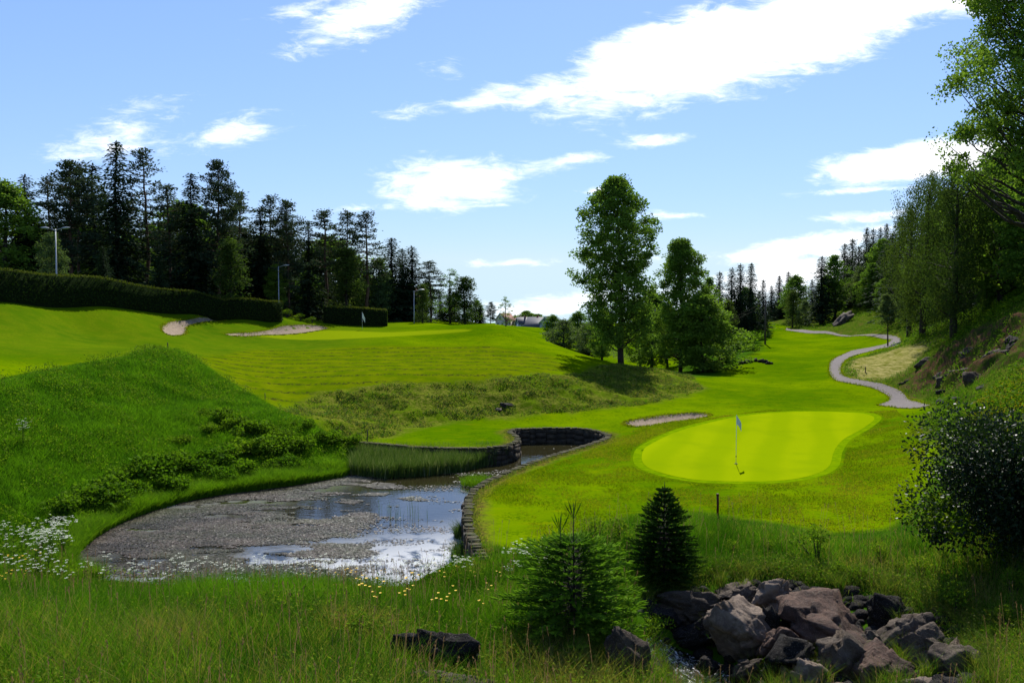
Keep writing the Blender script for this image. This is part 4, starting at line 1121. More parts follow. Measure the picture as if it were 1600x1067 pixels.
# ------------------------------------------------------------------ pond wall of rough stone blocks
M_wall = solid('wall_stone', (0.055, 0.042, 0.026), (0.020, 0.017, 0.012), 4, 0.9, 0.8)
M_wtop = solid('wall_top_earth', (0.050, 0.036, 0.015), (0.030, 0.034, 0.008), 5, 0.95, 0.8)
m = MB(); cur = wall_curve; L = np.linalg.norm(np.diff(cur, axis=0), axis=1); cum = np.concatenate([[0], np.cumsum(L)])
s_ = 0.0; rr = np.random.default_rng(7)
top = MB()
while s_ < cum[-1] - 0.2:
    ln_ = 0.34 + rr.random() * 0.3; e_ = min(s_ + ln_, cum[-1])
    a = arr(np.interp(s_, cum, cur[:, 0]), np.interp(s_, cum, cur[:, 1])); b = arr(np.interp(e_, cum, cur[:, 0]), np.interp(e_, cum, cur[:, 1]))
    t_ = (b - a) / (np.linalg.norm(b - a) + 1e-9); R_ = np.array([[t_[0], -t_[1], 0], [t_[1], t_[0], 0], [0, 0, 1]])
    ll = np.linalg.norm(b - a)
    z0 = -8.45; k = 0
    while z0 < -6.93:
        h_ = 0.22 + rr.random() * .16; z1_ = min(z0 + h_, -6.93 + rr.normal() * .02)
        j_ = rr.random() * .05
        if z1_ - z0 > 0.03:
            m.box((0.006, -0.17 - j_, z0 + .004), (ll - 0.006, 0.16 + rr.random() * .03, z1_ - .004), rot=rotz(rr.normal() * .05) @ R_, org=(a[0], a[1], 0))
        z0 += h_; k += 1
    # turf and earth capping
    u0 = 0.0
    while u0 < ll:
        du = .05 + .12 * rr.random(); k_ = .10 + .08 * rr.random()
        top.box((u0 - .03, -0.10 - rr.random() * .09, -6.95), (u0 + du + .01, k_ - .02, -6.885 + rr.random() * .055), rot=rotz(rr.normal() * .06) @ R_, org=(a[0], a[1], 0))
        u0 += du
    s_ = e_
wroot = empty('retaining_wall', (0, 0, 0), 0, 'curved stone retaining wall with a dry earth top around the pond inlet', 'wall')
m.build('blocks', M_wall, wroot); top.build('capping', M_wtop, wroot)


# ------------------------------------------------------------------ scatter helpers for uncountable ground cover
def scatter(poly, n_, jit=None, keep=None):
    mn = poly.min(0); mx = poly.max(0); out = []
    tot_ = 0
    while tot_ < n_:
        p = rng.random((n_ * 2, 2)) * (mx - mn) + mn
        k = sd(poly, p[:, 0], p[:, 1]) < 0
        p = p[k]
        if keep is not None and len(p): p = p[keep(p[:, 0], p[:, 1])]
        if len(p) == 0: break
        out.append(p); tot_ += len(p)
    p = np.vstack(out)[:n_]
    return p


def area(poly):
    x, y = poly[:, 0], poly[:, 1]
    return 0.5 * abs(np.dot(x, np.roll(y, 1)) - np.dot(y, np.roll(x, 1)))


def blades(mb, x, y, z, h, w, col, lean=0.35, seg=2):
    """bent grass blades: base pair, middle pair, tip"""
    k = len(x); a = rng.random(k) * 6.28; d = np.c_[np.cos(a), np.sin(a), np.zeros(k)]
    f = rng.random(k) * 6.28; s_ = np.c_[np.cos(f), np.sin(f), np.zeros(k)] * (w * .5)[:, None]
    b0 = np.c_[x, y, z]; le = (lean * (0.25 + 1.1 * rng.random(k)) * h)[:, None]
    m1 = b0 + d * le * 0.22 + np.c_[np.zeros(k), np.zeros(k), h * .5]; tp = b0 + d * le + np.c_[np.zeros(k), np.zeros(k), h * (1 - .15 * rng.random(k))]
    V = np.stack([b0 - s_, b0 + s_, m1 + s_ * .75, m1 - s_ * .75, tp], 1).reshape(-1, 3)
    i = np.arange(k) * 5
    C_ = np.repeat(col, 5, 0)
    n0 = mb.n
    mb.add(V, np.stack([i, i + 1, i + 2, i + 3], -1), C_)
    mb.f.append(np.stack([i + 3, i + 2, i + 4], -1) + n0); mb.mi.append(np.zeros(k))


gapfill = lambda x, y: (sd(pond, x, y) > 0.05) & (sd(stream_p, x, y) > 0.1)
boulder_zone = Wp([(985, 935), (1050, 915), (1110, 900), (1200, 905), (1300, 920), (1390, 925), (1450, 950), (1530, 990), (1545, 1040), (1550, 1110), (1200, 1130), (1090, 1120), (1020, 1067), (1000, 1000)], Hn)

# foreground bank, long grass
fg = np.vstack([shore[::-1][-7:], np.array([[-3.0, 22.3]]), at_z([(744, 850)], -6.9) + 0, lawn_edge[2:-1], [(17.5, 22), (14, 9), (6, 7.6), (-6, 7.6), (-15, 9.5), (-19, 16), (-19, 22)]])
def dens_keep(x, y):
    k = gapfill(x, y) & (sd(boulder_zone, x, y) > 0)
    near_ = np.clip((20.0 / np.hypot(x, y)) ** 1.2, 0, 1)
    return k & (rng.random(len(x)) < near_)
p = scatter(fg, 300000, keep=dens_keep)
x, y = p[:, 0], p[:, 1]; z = Hfull(x, y)
nb1 = fbm(x * .35, y * .35, 61, 3); nb2 = fbm(x * 1.1, y * 1.1, 63, 3)
near_lawn = sstep(0, 2.2, -sd(fg, x, y))
right = sstep(5.0, 8.0, x)
h = (0.28 + 0.46 * nb1 + 0.16 * rng.random(len(x))) * (1 - .45 * right) * (0.35 + .65 * near_lawn)
patch = np.zeros(len(x))
for (qx, qy, qr) in ((-5.6, 12.6, 1.3), (1.2, 13.2, 1.8), (-8.5, 12.2, 1.0), (-2.6, 14.2, 1.0), (6.8, 18.0, 1.5), (8.6, 15.4, 1.6), (10.2, 18.0, 1.4), (6.2, 19.8, 1.2), (9.5, 20.5, 1.2)):
    patch = np.maximum(patch, sstep(qr, qr * .3, np.hypot(x - qx, y - qy) + (nb2 - .5) * 1.4))
lush = sstep(2.2, .6, np.hypot((x + 6.2) * .6, y - 17.0) + (nb2 - .5) * 1.5)
dry = np.clip(patch * 1.3 - lush + .35 * right + sstep(-1.5, 4.5, x * .55 - (y - 13.5) * .8 + 6 * (nb1 - .5)) * .5 + sstep(.5, .72, nb2) * .35 + sstep(17.5, 11.5, y) * .55, 0, 1)
isdry = rng.random(len(x)) < np.maximum(dry * .42, patch * .85)
c = cols(len(x), .5, .24, 0, 0.05); c[:, 0] = np.clip(c[:, 0] + rng.normal(0, .18, len(x)) - .05 + (nb2 - .5) * 2.0 + .35 * lush + (nb1 - .5) * .9, 0, 1)
c[:, 1] = np.where(isdry, .55 + .45 * rng.random(len(x)), c[:, 1])
mb = MB(); blades(mb, x, y, z - .03, h * (0.6 + .8 * rng.random(len(x))), 0.006 + .010 * rng.random(len(x)) ** 2, c, .6)
o = mb.build('long_grass', M_grass); tag(o, 'long uncut grass, green with dry tips, covering the near bank', 'grass', kind='stuff')

# tall thin seed stalks
p = scatter(fg, 1700, keep=dens_keep); x, y = p[:, 0], p[:, 1]; z = Hfull(x, y)
mb = MB(); hh = .65 + .4 * rng.random(len(x)); c = cols(len(x), .6, .2, .85, .15)
lean0 = rng.normal(0, .12, (len(x), 2))
n_ = len(x); b0 = np.c_[x, y, z]; tp = b0 + np.c_[lean0 * hh[:, None], hh]
s2 = np.c_[np.full(n_, .0025), np.zeros(n_), np.zeros(n_)]
mb.add(np.stack([b0 - s2, b0 + s2, tp + s2, tp - s2], 1).reshape(-1, 3), np.arange(4 * n_).reshape(-1, 4), np.repeat(c, 4, 0))
for q in range(5):
    leafs(mb, tp - np.c_[lean0 * .02 * q, np.full(n_, .022 * q)] + rng.normal(0, .006, (n_, 3)), np.c_[lean0 + rng.normal(0, .3, (n_, 2)), np.ones(n_)], rand_unit(n_), .05, .014, c)
M_seed = foliage('seed_heads', (0.045, 0.024, 0.012), (0.12, 0.075, 0.040), (0.16, 0.12, 0.06), .4, tint=(1.1, 1, .8))
o = mb.build('seed_stalks', M_seed); tag(o, 'thin dry seed stalks standing above the near grass', 'grass stalks', kind='stuff')

# leafy weeds among the near grass
weed_keep = lambda x, y: dens_keep(x, y) & (fbm(x * .5, y * .5, 88, 3) > .52)
p = scatter(fg, 3000, keep=weed_keep)
p2 = p[rng.integers(0, len(p), 42000)] + rng.normal(0, .11, (42000, 2)); x, y = p2[:, 0], p2[:, 1]
k = gapfill(x, y) & (sd(boulder_zone, x, y) > 0); x, y = x[k], y[k]
hz = rng.random(len(x)) ** .7 * (.28 + .25 * (x < 5)); z = Hfull(x, y) + hz
mb = MB(); d = rand_unit(len(x)); d[:, 2] = np.abs(d[:, 2]) * .6
leafs(mb, np.c_[x, y, z], d, rand_unit(len(x)) + arr(0, 0, 1.2), .05 + .05 * rng.random(len(x)), .028, cols(len(x), .6, .25, .2, .25))
o = mb.build('leafy_weeds', M_herb); tag(o, 'low leafy weeds mixed through the near bank grass', 'weeds', kind='stuff')

# meadow on the left slope
mk = lambda x, y: (sd(pond, x, y) > 0.0) & (rng.random(len(x)) < np.clip((30 / np.hypot(x, y)) ** 1.3, 0, 1))
p = scatter(meadow_p, 210000, keep=mk); x, y = p[:, 0], p[:, 1]; z = Hfull(x, y)
nb1 = fbm(x * .5, y * .5, 71, 4); nb2 = fbm(x * 1.6, y * 1.6, 72, 2)
edge_ = sstep(0, 1.2, -sd(meadow_p, x, y))
h = (.14 + .30 * nb1 + .14 * rng.random(len(x))) * (.25 + .75 * edge_)
c = cols(len(x), .42, .2, .0, .06); c[:, 0] = np.clip(c[:, 0] + (nb2 - .5) * 1.2 + (nb1 - .5) * .8, 0, 1)
mb = MB(); blades(mb, x, y, z - .03, h, .014 + .012 * rng.random(len(x)), c, .8)
o = mb.build('meadow_grass', M_lowgrass); tag(o, 'lush dark green meadow grass on the left slope above the pond', 'meadow grass', kind='stuff')
p = scatter(meadow_p, 24000, keep=lambda x, y: (sd(pond, x, y) > .3) & (fbm(x * .8, y * .8, 75, 3) > .5)); x, y = p[:, 0], p[:, 1]
mb = MB(); z = Hfull(x, y) + .1 + .32 * rng.random(len(x)); d = rand_unit(len(x)); d[:, 2] = np.abs(d[:, 2])
leafs(mb, np.c_[x, y, z], d, rand_unit(len(x)) + arr(0, 0, .8), .10, .055, cols(len(x), .5, .25, .1, .2))
o = mb.build('meadow_weeds', M_bramble); tag(o, 'leafy weeds and nettles in patches over the left meadow slope', 'weeds', kind='stuff')

# overhanging shore grass on the left bank of the pond
sh = smooth_open(shore[5:], 6)
L = np.linalg.norm(np.diff(sh, axis=0), axis=1); cum = np.concatenate([[0], np.cumsum(L)])
k = 42000; s_ = rng.random(k) * cum[-1]; off_ = np.abs(rng.normal(0, .55, k)) - .25
bx = np.interp(s_, cum, sh[:, 0]); by = np.interp(s_, cum, sh[:, 1]); tx = np.gradient(np.interp(np.linspace(0, cum[-1], 400), cum, sh[:, 0])); ty = np.gradient(np.interp(np.linspace(0, cum[-1], 400), cum, sh[:, 1]))
ti = (s_ / cum[-1] * 399).astype(int); tn = np.c_[tx[ti], ty[ti]]; tn /= np.linalg.norm(tn, axis=1)[:, None]
x = bx - tn[:, 1] * off_; y = by + tn[:, 0] * off_
z = np.maximum(Hfull(x, y), WZ - .02)
c = cols(k, .45, .2, .05, .1); c[:, 0] += (fbm(x * 1.2, y * 1.2, 81, 2) - .5) * .8
mb = MB(); blades(mb, x, y, z, (.35 + .45 * fbm(x * .9, y * .9, 82, 2)) * (0.6 + .5 * rng.random(k)), .013 + .01 * rng.random(k), np.clip(c, 0, 1), .8)
o = mb.build('shore_grass', M_lowgrass); tag(o, 'thick tufted grass leaning over the left shore of the pond', 'grass', kind='stuff')

# reeds in front of the peninsula wall
reed_p = at_z([(545, 742), (600, 748), (660, 744), (720, 738), (760, 728), (795, 722), (790, 715), (700, 716), (600, 712), (555, 716)], WZ)
p = scatter(reed_p, 22000); x, y = p[:, 0], p[:, 1]; k = len(x)
c = cols(k, .45, .25, .05, .12); br = rng.random(k) < .10; c[br, 1] = .9  # a few random blades coloured paler as painted glints
mb = MB(); blades(mb, x, y, np.full(k, WZ - .05), (.95 + .4 * rng.random(k)) * (1.0 - .25 * fbm(x * .8, y * .8, 3, 2)) * .92, .018 + .012 * rng.random(k), c, .28)
o = mb.build('reed_bed', M_reed); tag(o, 'dense bed of green reeds standing in the water before the peninsula wall', 'reeds', kind='stuff')


def tuft(name, loc, rad, n_, h0, mat, label, cat, group=None, w=.012, lean=.7, alt=.05, flat=1.0):
    a = rng.random(n_) * 6.28; r_ = rad * np.sqrt(rng.random(n_)); c = cols(n_, .5, .22, alt, .12)
    mb = MB(); blades(mb, r_ * np.cos(a), r_ * np.sin(a) * flat, np.zeros(n_) - .02, h0 * (.6 + .5 * rng.random(n_)), w * (.7 + .6 * rng.random(n_)), c, lean)
    o = mb.build(name, mat, loc=loc); return tag(o, label, cat, group)


q = at_z([(750, 757), (718, 838), (735, 870), (716, 862), (645, 806), (660, 812), (622, 812), (603, 800)], WZ)
tuft('sedge_tuft', (*q[0], WZ), .85, 1400, .5, M_lowgrass, 'bright green sedge tuft in the water at the bend of the curved wall', 'sedge tuft', flat=.8)
tuft('sedge_tuft', (*(q[1] + [.25, 0]), WZ), .45, 1100, .6, M_reed, 'dark sedge tuft against the wall foot beside the open water', 'sedge tuft')
tuft('sedge_tuft', (*(q[2]), WZ), .6, 1300, .6, M_reed, 'dark sedge tuft at the near end of the curved wall', 'sedge tuft')
for i_, s in enumerate((4, 5, 6, 7)):
    tuft('reed_clump', (*q[s], WZ), .3, 10, .75, M_reed, 'thin sparse reed stems standing alone in the open water', 'reeds', 'sparse reed clumps in open water', w=.012, lean=.15)

# floating leaves and debris on the pond
k = 95000
p = scatter(pond, k, keep=lambda x, y: (sd(pond, x, y) < -.12) & (rng.random(len(x)) < sstep(.455, .60, fbm(x * .55, y * 1.5, 91, 4) - .035 * sstep(-13, -6, x) + .07 * sstep(2.2, -1.5, x * .9 + (y - 30) * .35 + 5.5) + .02) * (1 - .97 * sstep(38.5, 40, y)) * (1 - .93 * sstep(0, 1, (x + (y - 27.) * .05 + 5.6 + 3 * (fbm(x * .6, y * .6, 93, 3) - .5)) / 1.4))))
x, y = p[:, 0], p[:, 1]; k = len(x)
nz_ = rng.normal(size=(k, 3)) * .10 + arr(0, 0, 1); a = rng.random(k) * 6.28
M_pad = foliage('pondweed', (0.007, 0.006, 0.003), (0.105, 0.078, 0.060), (0.045, 0.058, 0.010), .1, rough=.5, spec=.22, tint=(1, 1, 1))
mb = MB(); leafs(mb, np.c_[x, y, WZ + .012 + .012 * rng.random(k)], np.c_[np.cos(a), np.sin(a), rng.normal(0, .10, k)], nz_, .05 + .12 * rng.random(k) ** 2, .035 + .05 * rng.random(k), np.clip(cols(k, .36, .34, .08, .25) + np.c_[(fbm(x * .8, y * 2., 95, 3) - .5) * 1.3, (fbm(x * .5, y * .9, 96, 3) - .5) * 1.2, np.zeros((k, 2))], 0, 1), shape=.5)
o = mb.build('floating_pondweed', M_pad); tag(o, 'brown floating leaves and weed covering much of the pond surface', 'pondweed', kind='stuff')

# rough clumps on the mown foot of the mound
p = scatter(rough_p, 34000, keep=lambda x, y: fbm(x * .9, y * 1.1, 55, 3) > .46); x, y = p[:, 0], p[:, 1]; k = len(x); z = Hfull(x, y)
c = cols(k, .5, .25, .45, .35); mb = MB(); blades(mb, x, y, z - .02, .07 + .13 * rng.random(k) * fbm(x, y, 5, 2) * 2, .03 + .03 * rng.random(k), c, 1.6)
o = mb.build('cut_grass', M_grass); tag(o, 'dry cut grass lying in clumps over the foot of the mound', 'cut grass', kind='stuff')
# right hillside cover
hk = lambda x, y: (rng.random(len(x)) < np.clip((30 / np.hypot(x, y)) ** 1.6, 0, 1)) & (y < 170) & (sd(straw_p, x, y) > 0) & (rng.random(len(x)) > .72 * (sd(soil_p, x, y) < 0))
hp2 = hill_p.copy(); hp2[-3:] = [[60, 170], [75, 100], [45, 22]]
p = scatter(hp2, 90000, keep=hk); x, y = p[:, 0], p[:, 1]; k = len(x); z = Hfull(x, y)
c = cols(k, .55, .25, .12, .2); mb = MB(); blades(mb, x, y, z - .02, .12 + .28 * fbm(x * .6, y * .6, 5, 3) * (0.6 + .8 * rng.random(k)), .02 + .02 * rng.random(k), c, .9)
o = mb.build('hillside_grass', M_grass); tag(o, 'rough green and dry grass over the right hillside', 'grass', kind='stuff')
p = scatter(hp2, 3600, keep=lambda x, y: hk(x, y) & (fbm(x * .35, y * .35, 34, 3) > .5)); idx = rng.integers(0, len(p), 60000)
p2 = p[idx] + rng.normal(0, .28, (60000, 2)); x, y = p2[:, 0], p2[:, 1]; z = Hfull(x, y) + .05 + .42 * rng.random(len(x)) ** .8
kk_ = sd(path_p, x, y) > .4; x, y, z = x[kk_], y[kk_], z[kk_]
d = rand_unit(len(x)); d[:, 2] = np.abs(d[:, 2]) * .7; mb = MB()
leafs(mb, np.c_[x, y, z], d, rand_unit(len(x)) + arr(0, 0, .8), .13 + .1 * rng.random(len(x)), .09, cols(len(x), .5, .25, .1, .2))
o = mb.build('hillside_undergrowth', M_bramble); tag(o, 'low leafy undergrowth in patches on the right hillside', 'undergrowth', kind='stuff')

# yellow specks of flowers on the right slope near the bush
yl = Wp([(1640, 560), (1590, 590), (1540, 625), (1500, 660), (1530, 690), (1640, 690)])
p = scatter(yl, 1500); x, y = p[:, 0], p[:, 1]; k = len(x)
mb = MB(); leafs(mb, np.c_[x, y, Hfull(x, y) + .35 + .2 * rng.random(k)], rand_unit(k), rand_unit(k) + arr(0, 0, 1), .05, .05, cols(k))
M_yel2 = foliage('yellow_flowers', (0.25, 0.18, 0.01), (0.35, 0.27, 0.01), (0.3, 0.25, 0.01), .3)
o = mb.build('slope_flowers', M_yel2); tag(o, 'small yellow flowers scattered in the grass right of the path end', 'flowers', kind='stuff')
# pale flowering nettles by the big tree
cf = Wp([(905, 545), (935, 540), (1000, 562), (1010, 572), (960, 566)])

# turf fringe along the outer side of the wall
k = 16000; L = np.linalg.norm(np.diff(cur, axis=0), axis=1); cum = np.concatenate([[0], np.cumsum(L)]); s_ = rng.random(k) * cum[-1]
bx = np.interp(s_, cum, cur[:, 0]); by = np.interp(s_, cum, cur[:, 1]); tx = np.gradient(cur, axis=0); tx /= np.linalg.norm(tx, axis=1)[:, None]
ix = np.clip(np.searchsorted(cum, s_), 0, len(cur) - 1); off_ = .02 + np.abs(rng.normal(0, .16, k)); x = bx - tx[ix, 1] * off_; y = by + tx[ix, 0] * off_
c = cols(k, .55, .25, .55, .3); mb = MB(); blades(mb, x, y, np.full(k, -6.93), .04 + .09 * rng.random(k), .014 + .01 * rng.random(k), c, 1.2)
o = mb.build('edge_grass', M_grass); tag(o, 'short dry turf fringe along the top of the pond wall', 'grass', kind='stuff')

# blades creeping over the borders of the bunkers and the path, and short tufts in the lawn turf
mb = MB()
for pl, n_, sg in [(bunk['right'], 2200, 1), (bunk['left'], 2200, 1), (bunk['mid'], 2600, 1), (path_p, 9000, 1)]:
    q = np.vstack([pl, pl[:1]]); L = np.linalg.norm(np.diff(q, axis=0), axis=1); cum = np.concatenate([[0], np.cumsum(L)]); s_ = rng.random(n_) * cum[-1]
    x = np.interp(s_, cum, q[:, 0]) + rng.normal(0, .10, n_); y = np.interp(s_, cum, q[:, 1]) + rng.normal(0, .10, n_)
    blades(mb, x, y, Hn(x, y), .05 + .10 * rng.random(n_), .03 + .03 * rng.random(n_), cols(n_, .6, .25, .35, .3), 1.0)
lp = Wp([(765, 868), (745, 820), (748, 780), (800, 745), (900, 712), (960, 685), (1000, 668), (1200, 640), (1400, 640), (1450, 680), (1440, 760), (1420, 800), (1380, 822), (1300, 828), (1200, 812), (1100, 800), (1010, 800), (900, 835), (850, 862)])
p = scatter(lp, 70000, keep=lambda x, y: (sd(green_p, x, y) > .5) & (sd(pond, x, y) > .3) & (sd(path_p, x, y) > .1) & (fbm(x * .8, y * .8, 57, 4) + .25 * rng.random(len(x)) > .52))
x, y = p[:, 0], p[:, 1]; k = len(x); nb = fbm(x * .5, y * .5, 58, 3)
blades(mb, x, y, Hn(x, y) - .005, .02 + .035 * rng.random(k), .02 + .02 * rng.random(k), np.clip(cols(k, .75, .25, .25, .2) + np.c_[np.zeros(k), (nb - .45) * 1.5, np.zeros((k, 2))], 0, 1), .9)
o = mb.build('turf_tufts', M_turf); tag(o, 'short turf tufts on the mown lawn and along the borders of bunkers and path', 'turf', kind='stuff')
# ------------------------------------------------------------------ rocks
def rock_mat(name, a, b, c3):
    m, nt, out = newmat(name); tc = N(nt, 'TexCoord'); ob = tc.outputs['Object']
    n1 = noise(nt, ob, 2.6, 8, .7, .6); n2 = noise(nt, ob, 11, 8, .75, .4); n3 = noise(nt, ob, 48, 4, .7)
    c = mix(nt, ramp(nt, n1, .38, .62), a, b); c = mix(nt, mth(nt, 'MULTIPLY', ramp(nt, n2, .52, .72), .8), c, c3)
    c = mix(nt, mth(nt, 'MULTIPLY', ramp(nt, n3, .57, .68), .7), c, (.20, .175, .15))
    c = mix(nt, mth(nt, 'MULTIPLY', ramp(nt, noise(nt, ob, 1.7, 6, .7, .5), .58, .68), .7), c, (.055, .055, .012))
    bs = N(nt, 'BsdfPrincipled'); LK(nt, c, bs.inputs['Base Color']); bs.inputs['Roughness'].default_value = .8; bs.inputs['Specular IOR Level'].default_value = .08
    bp = N(nt, 'Bump'); bp.inputs['Strength'].default_value = 1.0; bp.inputs['Distance'].default_value = .09
    LK(nt, mth(nt, 'ADD', mth(nt, 'MULTIPLY', n1, 1.2), mth(nt, 'ADD', mth(nt, 'MULTIPLY', n2, .5), mth(nt, 'MULTIPLY', n3, .15))), bp.inputs['Height']); LK(nt, bp.outputs[0], bs.inputs['Normal']); LK(nt, bs.outputs[0], out.inputs[0])
    return m


MR = {'grey': rock_mat('grey_rock', (0.1118, 0.0875, 0.06603), (0.05125, 0.03922, 0.02951), (0.02795, 0.02262, 0.01827)), 'red': rock_mat('reddish_rock', (0.1118, 0.06883, 0.05058), (0.05311, 0.03513, 0.02783), (0.1398, 0.1142, 0.08093)),
      'pale': rock_mat('pale_rock', (0.2196, 0.168, 0.1262), (0.1139, 0.08557, 0.06683), (0.05206, 0.04046, 0.03268)), 'brown': rock_mat('brown_rock', (0.0663, 0.04973, 0.03536), (0.03315, 0.02652, 0.021), (0.09392, 0.07514, 0.04973)),
      'dark': rock_mat('dark_rock', (0.01945, 0.0168, 0.01503), (0.009724, 0.00884, 0.007956), (0.03713, 0.03182, 0.02652))}


def rock(loc, size, rot, mat, label, seed, name='boulder', cat='boulder', group='boulders along the stream', planes=10, sub=4):
    r = np.random.default_rng(seed)
    bm = bmesh.new(); bmesh.ops.create_icosphere(bm, subdivisions=sub + 1, radius=1)
    V = np.array([v.co[:] for v in bm.verts]); Fc = np.array([[v.index for v in f.verts] for f in bm.faces]); bm.free()
    Vn = V.copy(); nn_ = rand_unit(planes, r); nn_ = np.vstack([nn_, -nn_[:5] + r.normal(size=(5, 3)) * .25]); nn_ /= np.linalg.norm(nn_, axis=1)[:, None]
    hh_ = .58 + .34 * r.random(len(nn_))
    dd = V @ nn_.T; rad = np.where(dd > .05, hh_[None] / np.maximum(dd, .05), 9).min(1); rad = np.minimum(rad, 1.35)
    V = V * rad[:, None]
    # broken sub-facets and cracks
    cs_ = rand_unit(46, r); dn_ = Vn @ cs_.T; w_ = dn_.argmax(1); so_ = np.sort(dn_, 1); gap_ = so_[:, -1] - so_[:, -2]
    tl_ = r.normal(size=(46, 3)) * .26; of_ = r.normal(0, .03, 46)
    V = V * (1 + of_[w_] + ((Vn - cs_[w_]) * tl_[w_]).sum(1) - .05 * np.exp(-(gap_ / .012) ** 2) * (r.random(46) < .4)[w_])[:, None]
    # break up the edges
    nz_ = fbm(V[:, 0] * 3 + V[:, 2] * 2.1, V[:, 1] * 3 - V[:, 2] * 1.7, seed, 4) - .5
    nz2_ = fbm(V[:, 0] * 9 + V[:, 2] * 5, V[:, 1] * 9 - V[:, 2] * 6, seed + 3, 3) - .5
    V = V * (1 + .05 * nz_ + .09 * nz2_)[:, None]
    V = V * np.array(size) * .5
    q = Quaternion(Vector(rot[0]).normalized(), rot[1]).to_matrix(); V = V @ np.array(q).T @ rotz(rot[2]).T
    m = MB(); m.add(V, Fc); o = m.build(name, MR[mat], loc=loc)
    return tag(o, label, cat, group)


BL = [
 # px, py, D, width px, height px, mat, tilt axis, tilt, spin, label
 (1158, 968, 17.4, 125, 78, 'pale', (0, 1, 0), .45, .2, 'big slanting slab with a light speckled top and dark undercut, left of the stream boulders'),
 (1208, 926, 18.6, 62, 50, 'pale', (1, 0, 0), .2, 1.1, 'light blocky boulder at the top of the pile behind the slanting slab'),
 (1290, 974, 17.4, 148, 72, 'red', (0, 1, 0), .30, 2.0, 'largest purplish boulder in the centre of the rock pile'),
 (1250, 940, 18.3, 92, 46, 'pale', (0, 1, 0), .1, .4, 'white-topped flat boulder lying against the back of the largest boulder'),
 (1084, 934, 19.0, 112, 46, 'brown', (0, 1, 0), -.08, .1, 'long low brown boulder in the shade under the dark small spruce'),
 (1156, 914, 19.6, 68, 28, 'grey', (0, 1, 0), -.15, .8, 'small grey rock at the grass edge left of the light blocky boulder'),
 (1216, 996, 16.8, 60, 50, 'red', (0, 1, 0), -.2, .5, 'pinkish rounded rock wedged between the slanting slab and the dark wedge rock'),
 (1236, 1016, 16.4, 100, 64, 'dark', (0, 1, 0), -.5, 1.7, 'dark wedge-shaped rock with a sharp ridge above the stream'),
 (1262, 1044, 15.6, 84, 56, 'pale', (0, 1, 0), .25, 1.2, 'broken pale-topped rock in front of the dark wedge rock'),
 (1322, 1024, 15.9, 92, 68, 'grey', (0, 1, 0), .1, .9, 'grey upright block with a flat sunlit rim before the largest boulder'),
 (1378, 1036, 15.3, 98, 68, 'red', (0, 1, 0), 0, 2.6, 'rounded reddish-grey boulder at the bottom centre of the pile'),
 (1417, 972, 17.1, 90, 46, 'grey', (0, 1, 0), -.5, .3, 'thin slab leaning up to the right beside the deep shaded gap'),
 (1445, 998, 16.5, 74, 66, 'grey', (1, 0, 0), .2, 1.4, 'split grey block right of the leaning slab'),
 (1494, 1034, 15.3, 92, 78, 'grey', (1, 0, 0), .1, .6, 'large squarish grey boulder at the right end of the pile'),
 (1426, 1066, 14.6, 92, 34, 'pale', (0, 1, 0), 0, .3, 'pale low rock cut by the bottom border, below the reddish-grey boulder'),
 (1392, 948, 18.2, 70, 50, 'dark', (0, 1, 0), .1, 1.9, 'dark boulder under the overhanging turf right of the largest boulder'),
 (1098, 978, 18.2, 70, 36, 'dark', (0, 1, 0), -.1, 1.1, 'dark wet boulder in the shadow above the stream water'),
 (1163, 1036, 16.4, 46, 36, 'brown', (0, 1, 0), .3, .3, 'small brown rock at the right edge of the white water'),
 (1105, 1024, 16.9, 34, 24, 'dark', (0, 1, 0), 0, .8, 'small dark stone sitting in the middle of the white water'),
 (1030, 958, 18.6, 62, 56, 'dark', (0, 1, 0), 0, .4, 'dark boulder half hidden between the two young spruces'),
 (986, 1040, 14.0, 74, 76, 'brown', (0, 1, 0), .1, 1.5, 'brown craggy boulder at the foot of the front young spruce'),
 (692, 1036, 12.9, 140, 84, 'dark', (0, 1, 0), .12, .1, 'long dark rock face with a light edge in the near grass'),
 (682, 1072, 11.8, 118, 44, 'grey', (0, 1, 0), .05, .2, 'pale flat rock below the long dark rock at the bottom border'),
 (1568, 1060, 14.2, 76, 26, 'brown', (0, 1, 0), 0, .2, 'low brown rock with a bright top near the lower right corner'),
 (1202, 966, 17.6, 42, 54, 'dark', (0, 1, 0), 0, 1.2, 'dark narrow rock squeezed between the slanting slab and the largest boulder'),
 (1356, 990, 16.9, 50, 40, 'grey', (0, 1, 0), .4, .2, 'small grey rock at the right tip of the largest boulder'),
 (1316, 1068, 14.9, 60, 26, 'pale', (0, 1, 0), 0, 1.0, 'pale rock tip at the bottom border between the broken rock and the reddish-grey one'),
 (1036, 1066, 15.9, 44, 20, 'brown', (0, 1, 0), -.2, .6, 'mossy brown stone on the left edge of the white water'),
 (1450, 1044, 15.6, 44, 44, 'dark', (0, 1, 0), 0, 2.2, 'dark rock in the gap left of the squarish grey boulder'),
]
for i_, (px, py, D, w, h, mt, ax, tl, spn, lab) in enumerate(BL):
    c0 = P(px, py, D); k = D / F
    rock(c0 - arr(0, 0, -.04 if i_ in (20, 21, 22) else .20), (w * k * 1.12, w * k * (.4 if i_ in (21, 22) else .8), h * k * 1.25), (ax, tl, 0) if spn is None else (ax, tl, 0), mt, lab, 100 + i_ * 7)
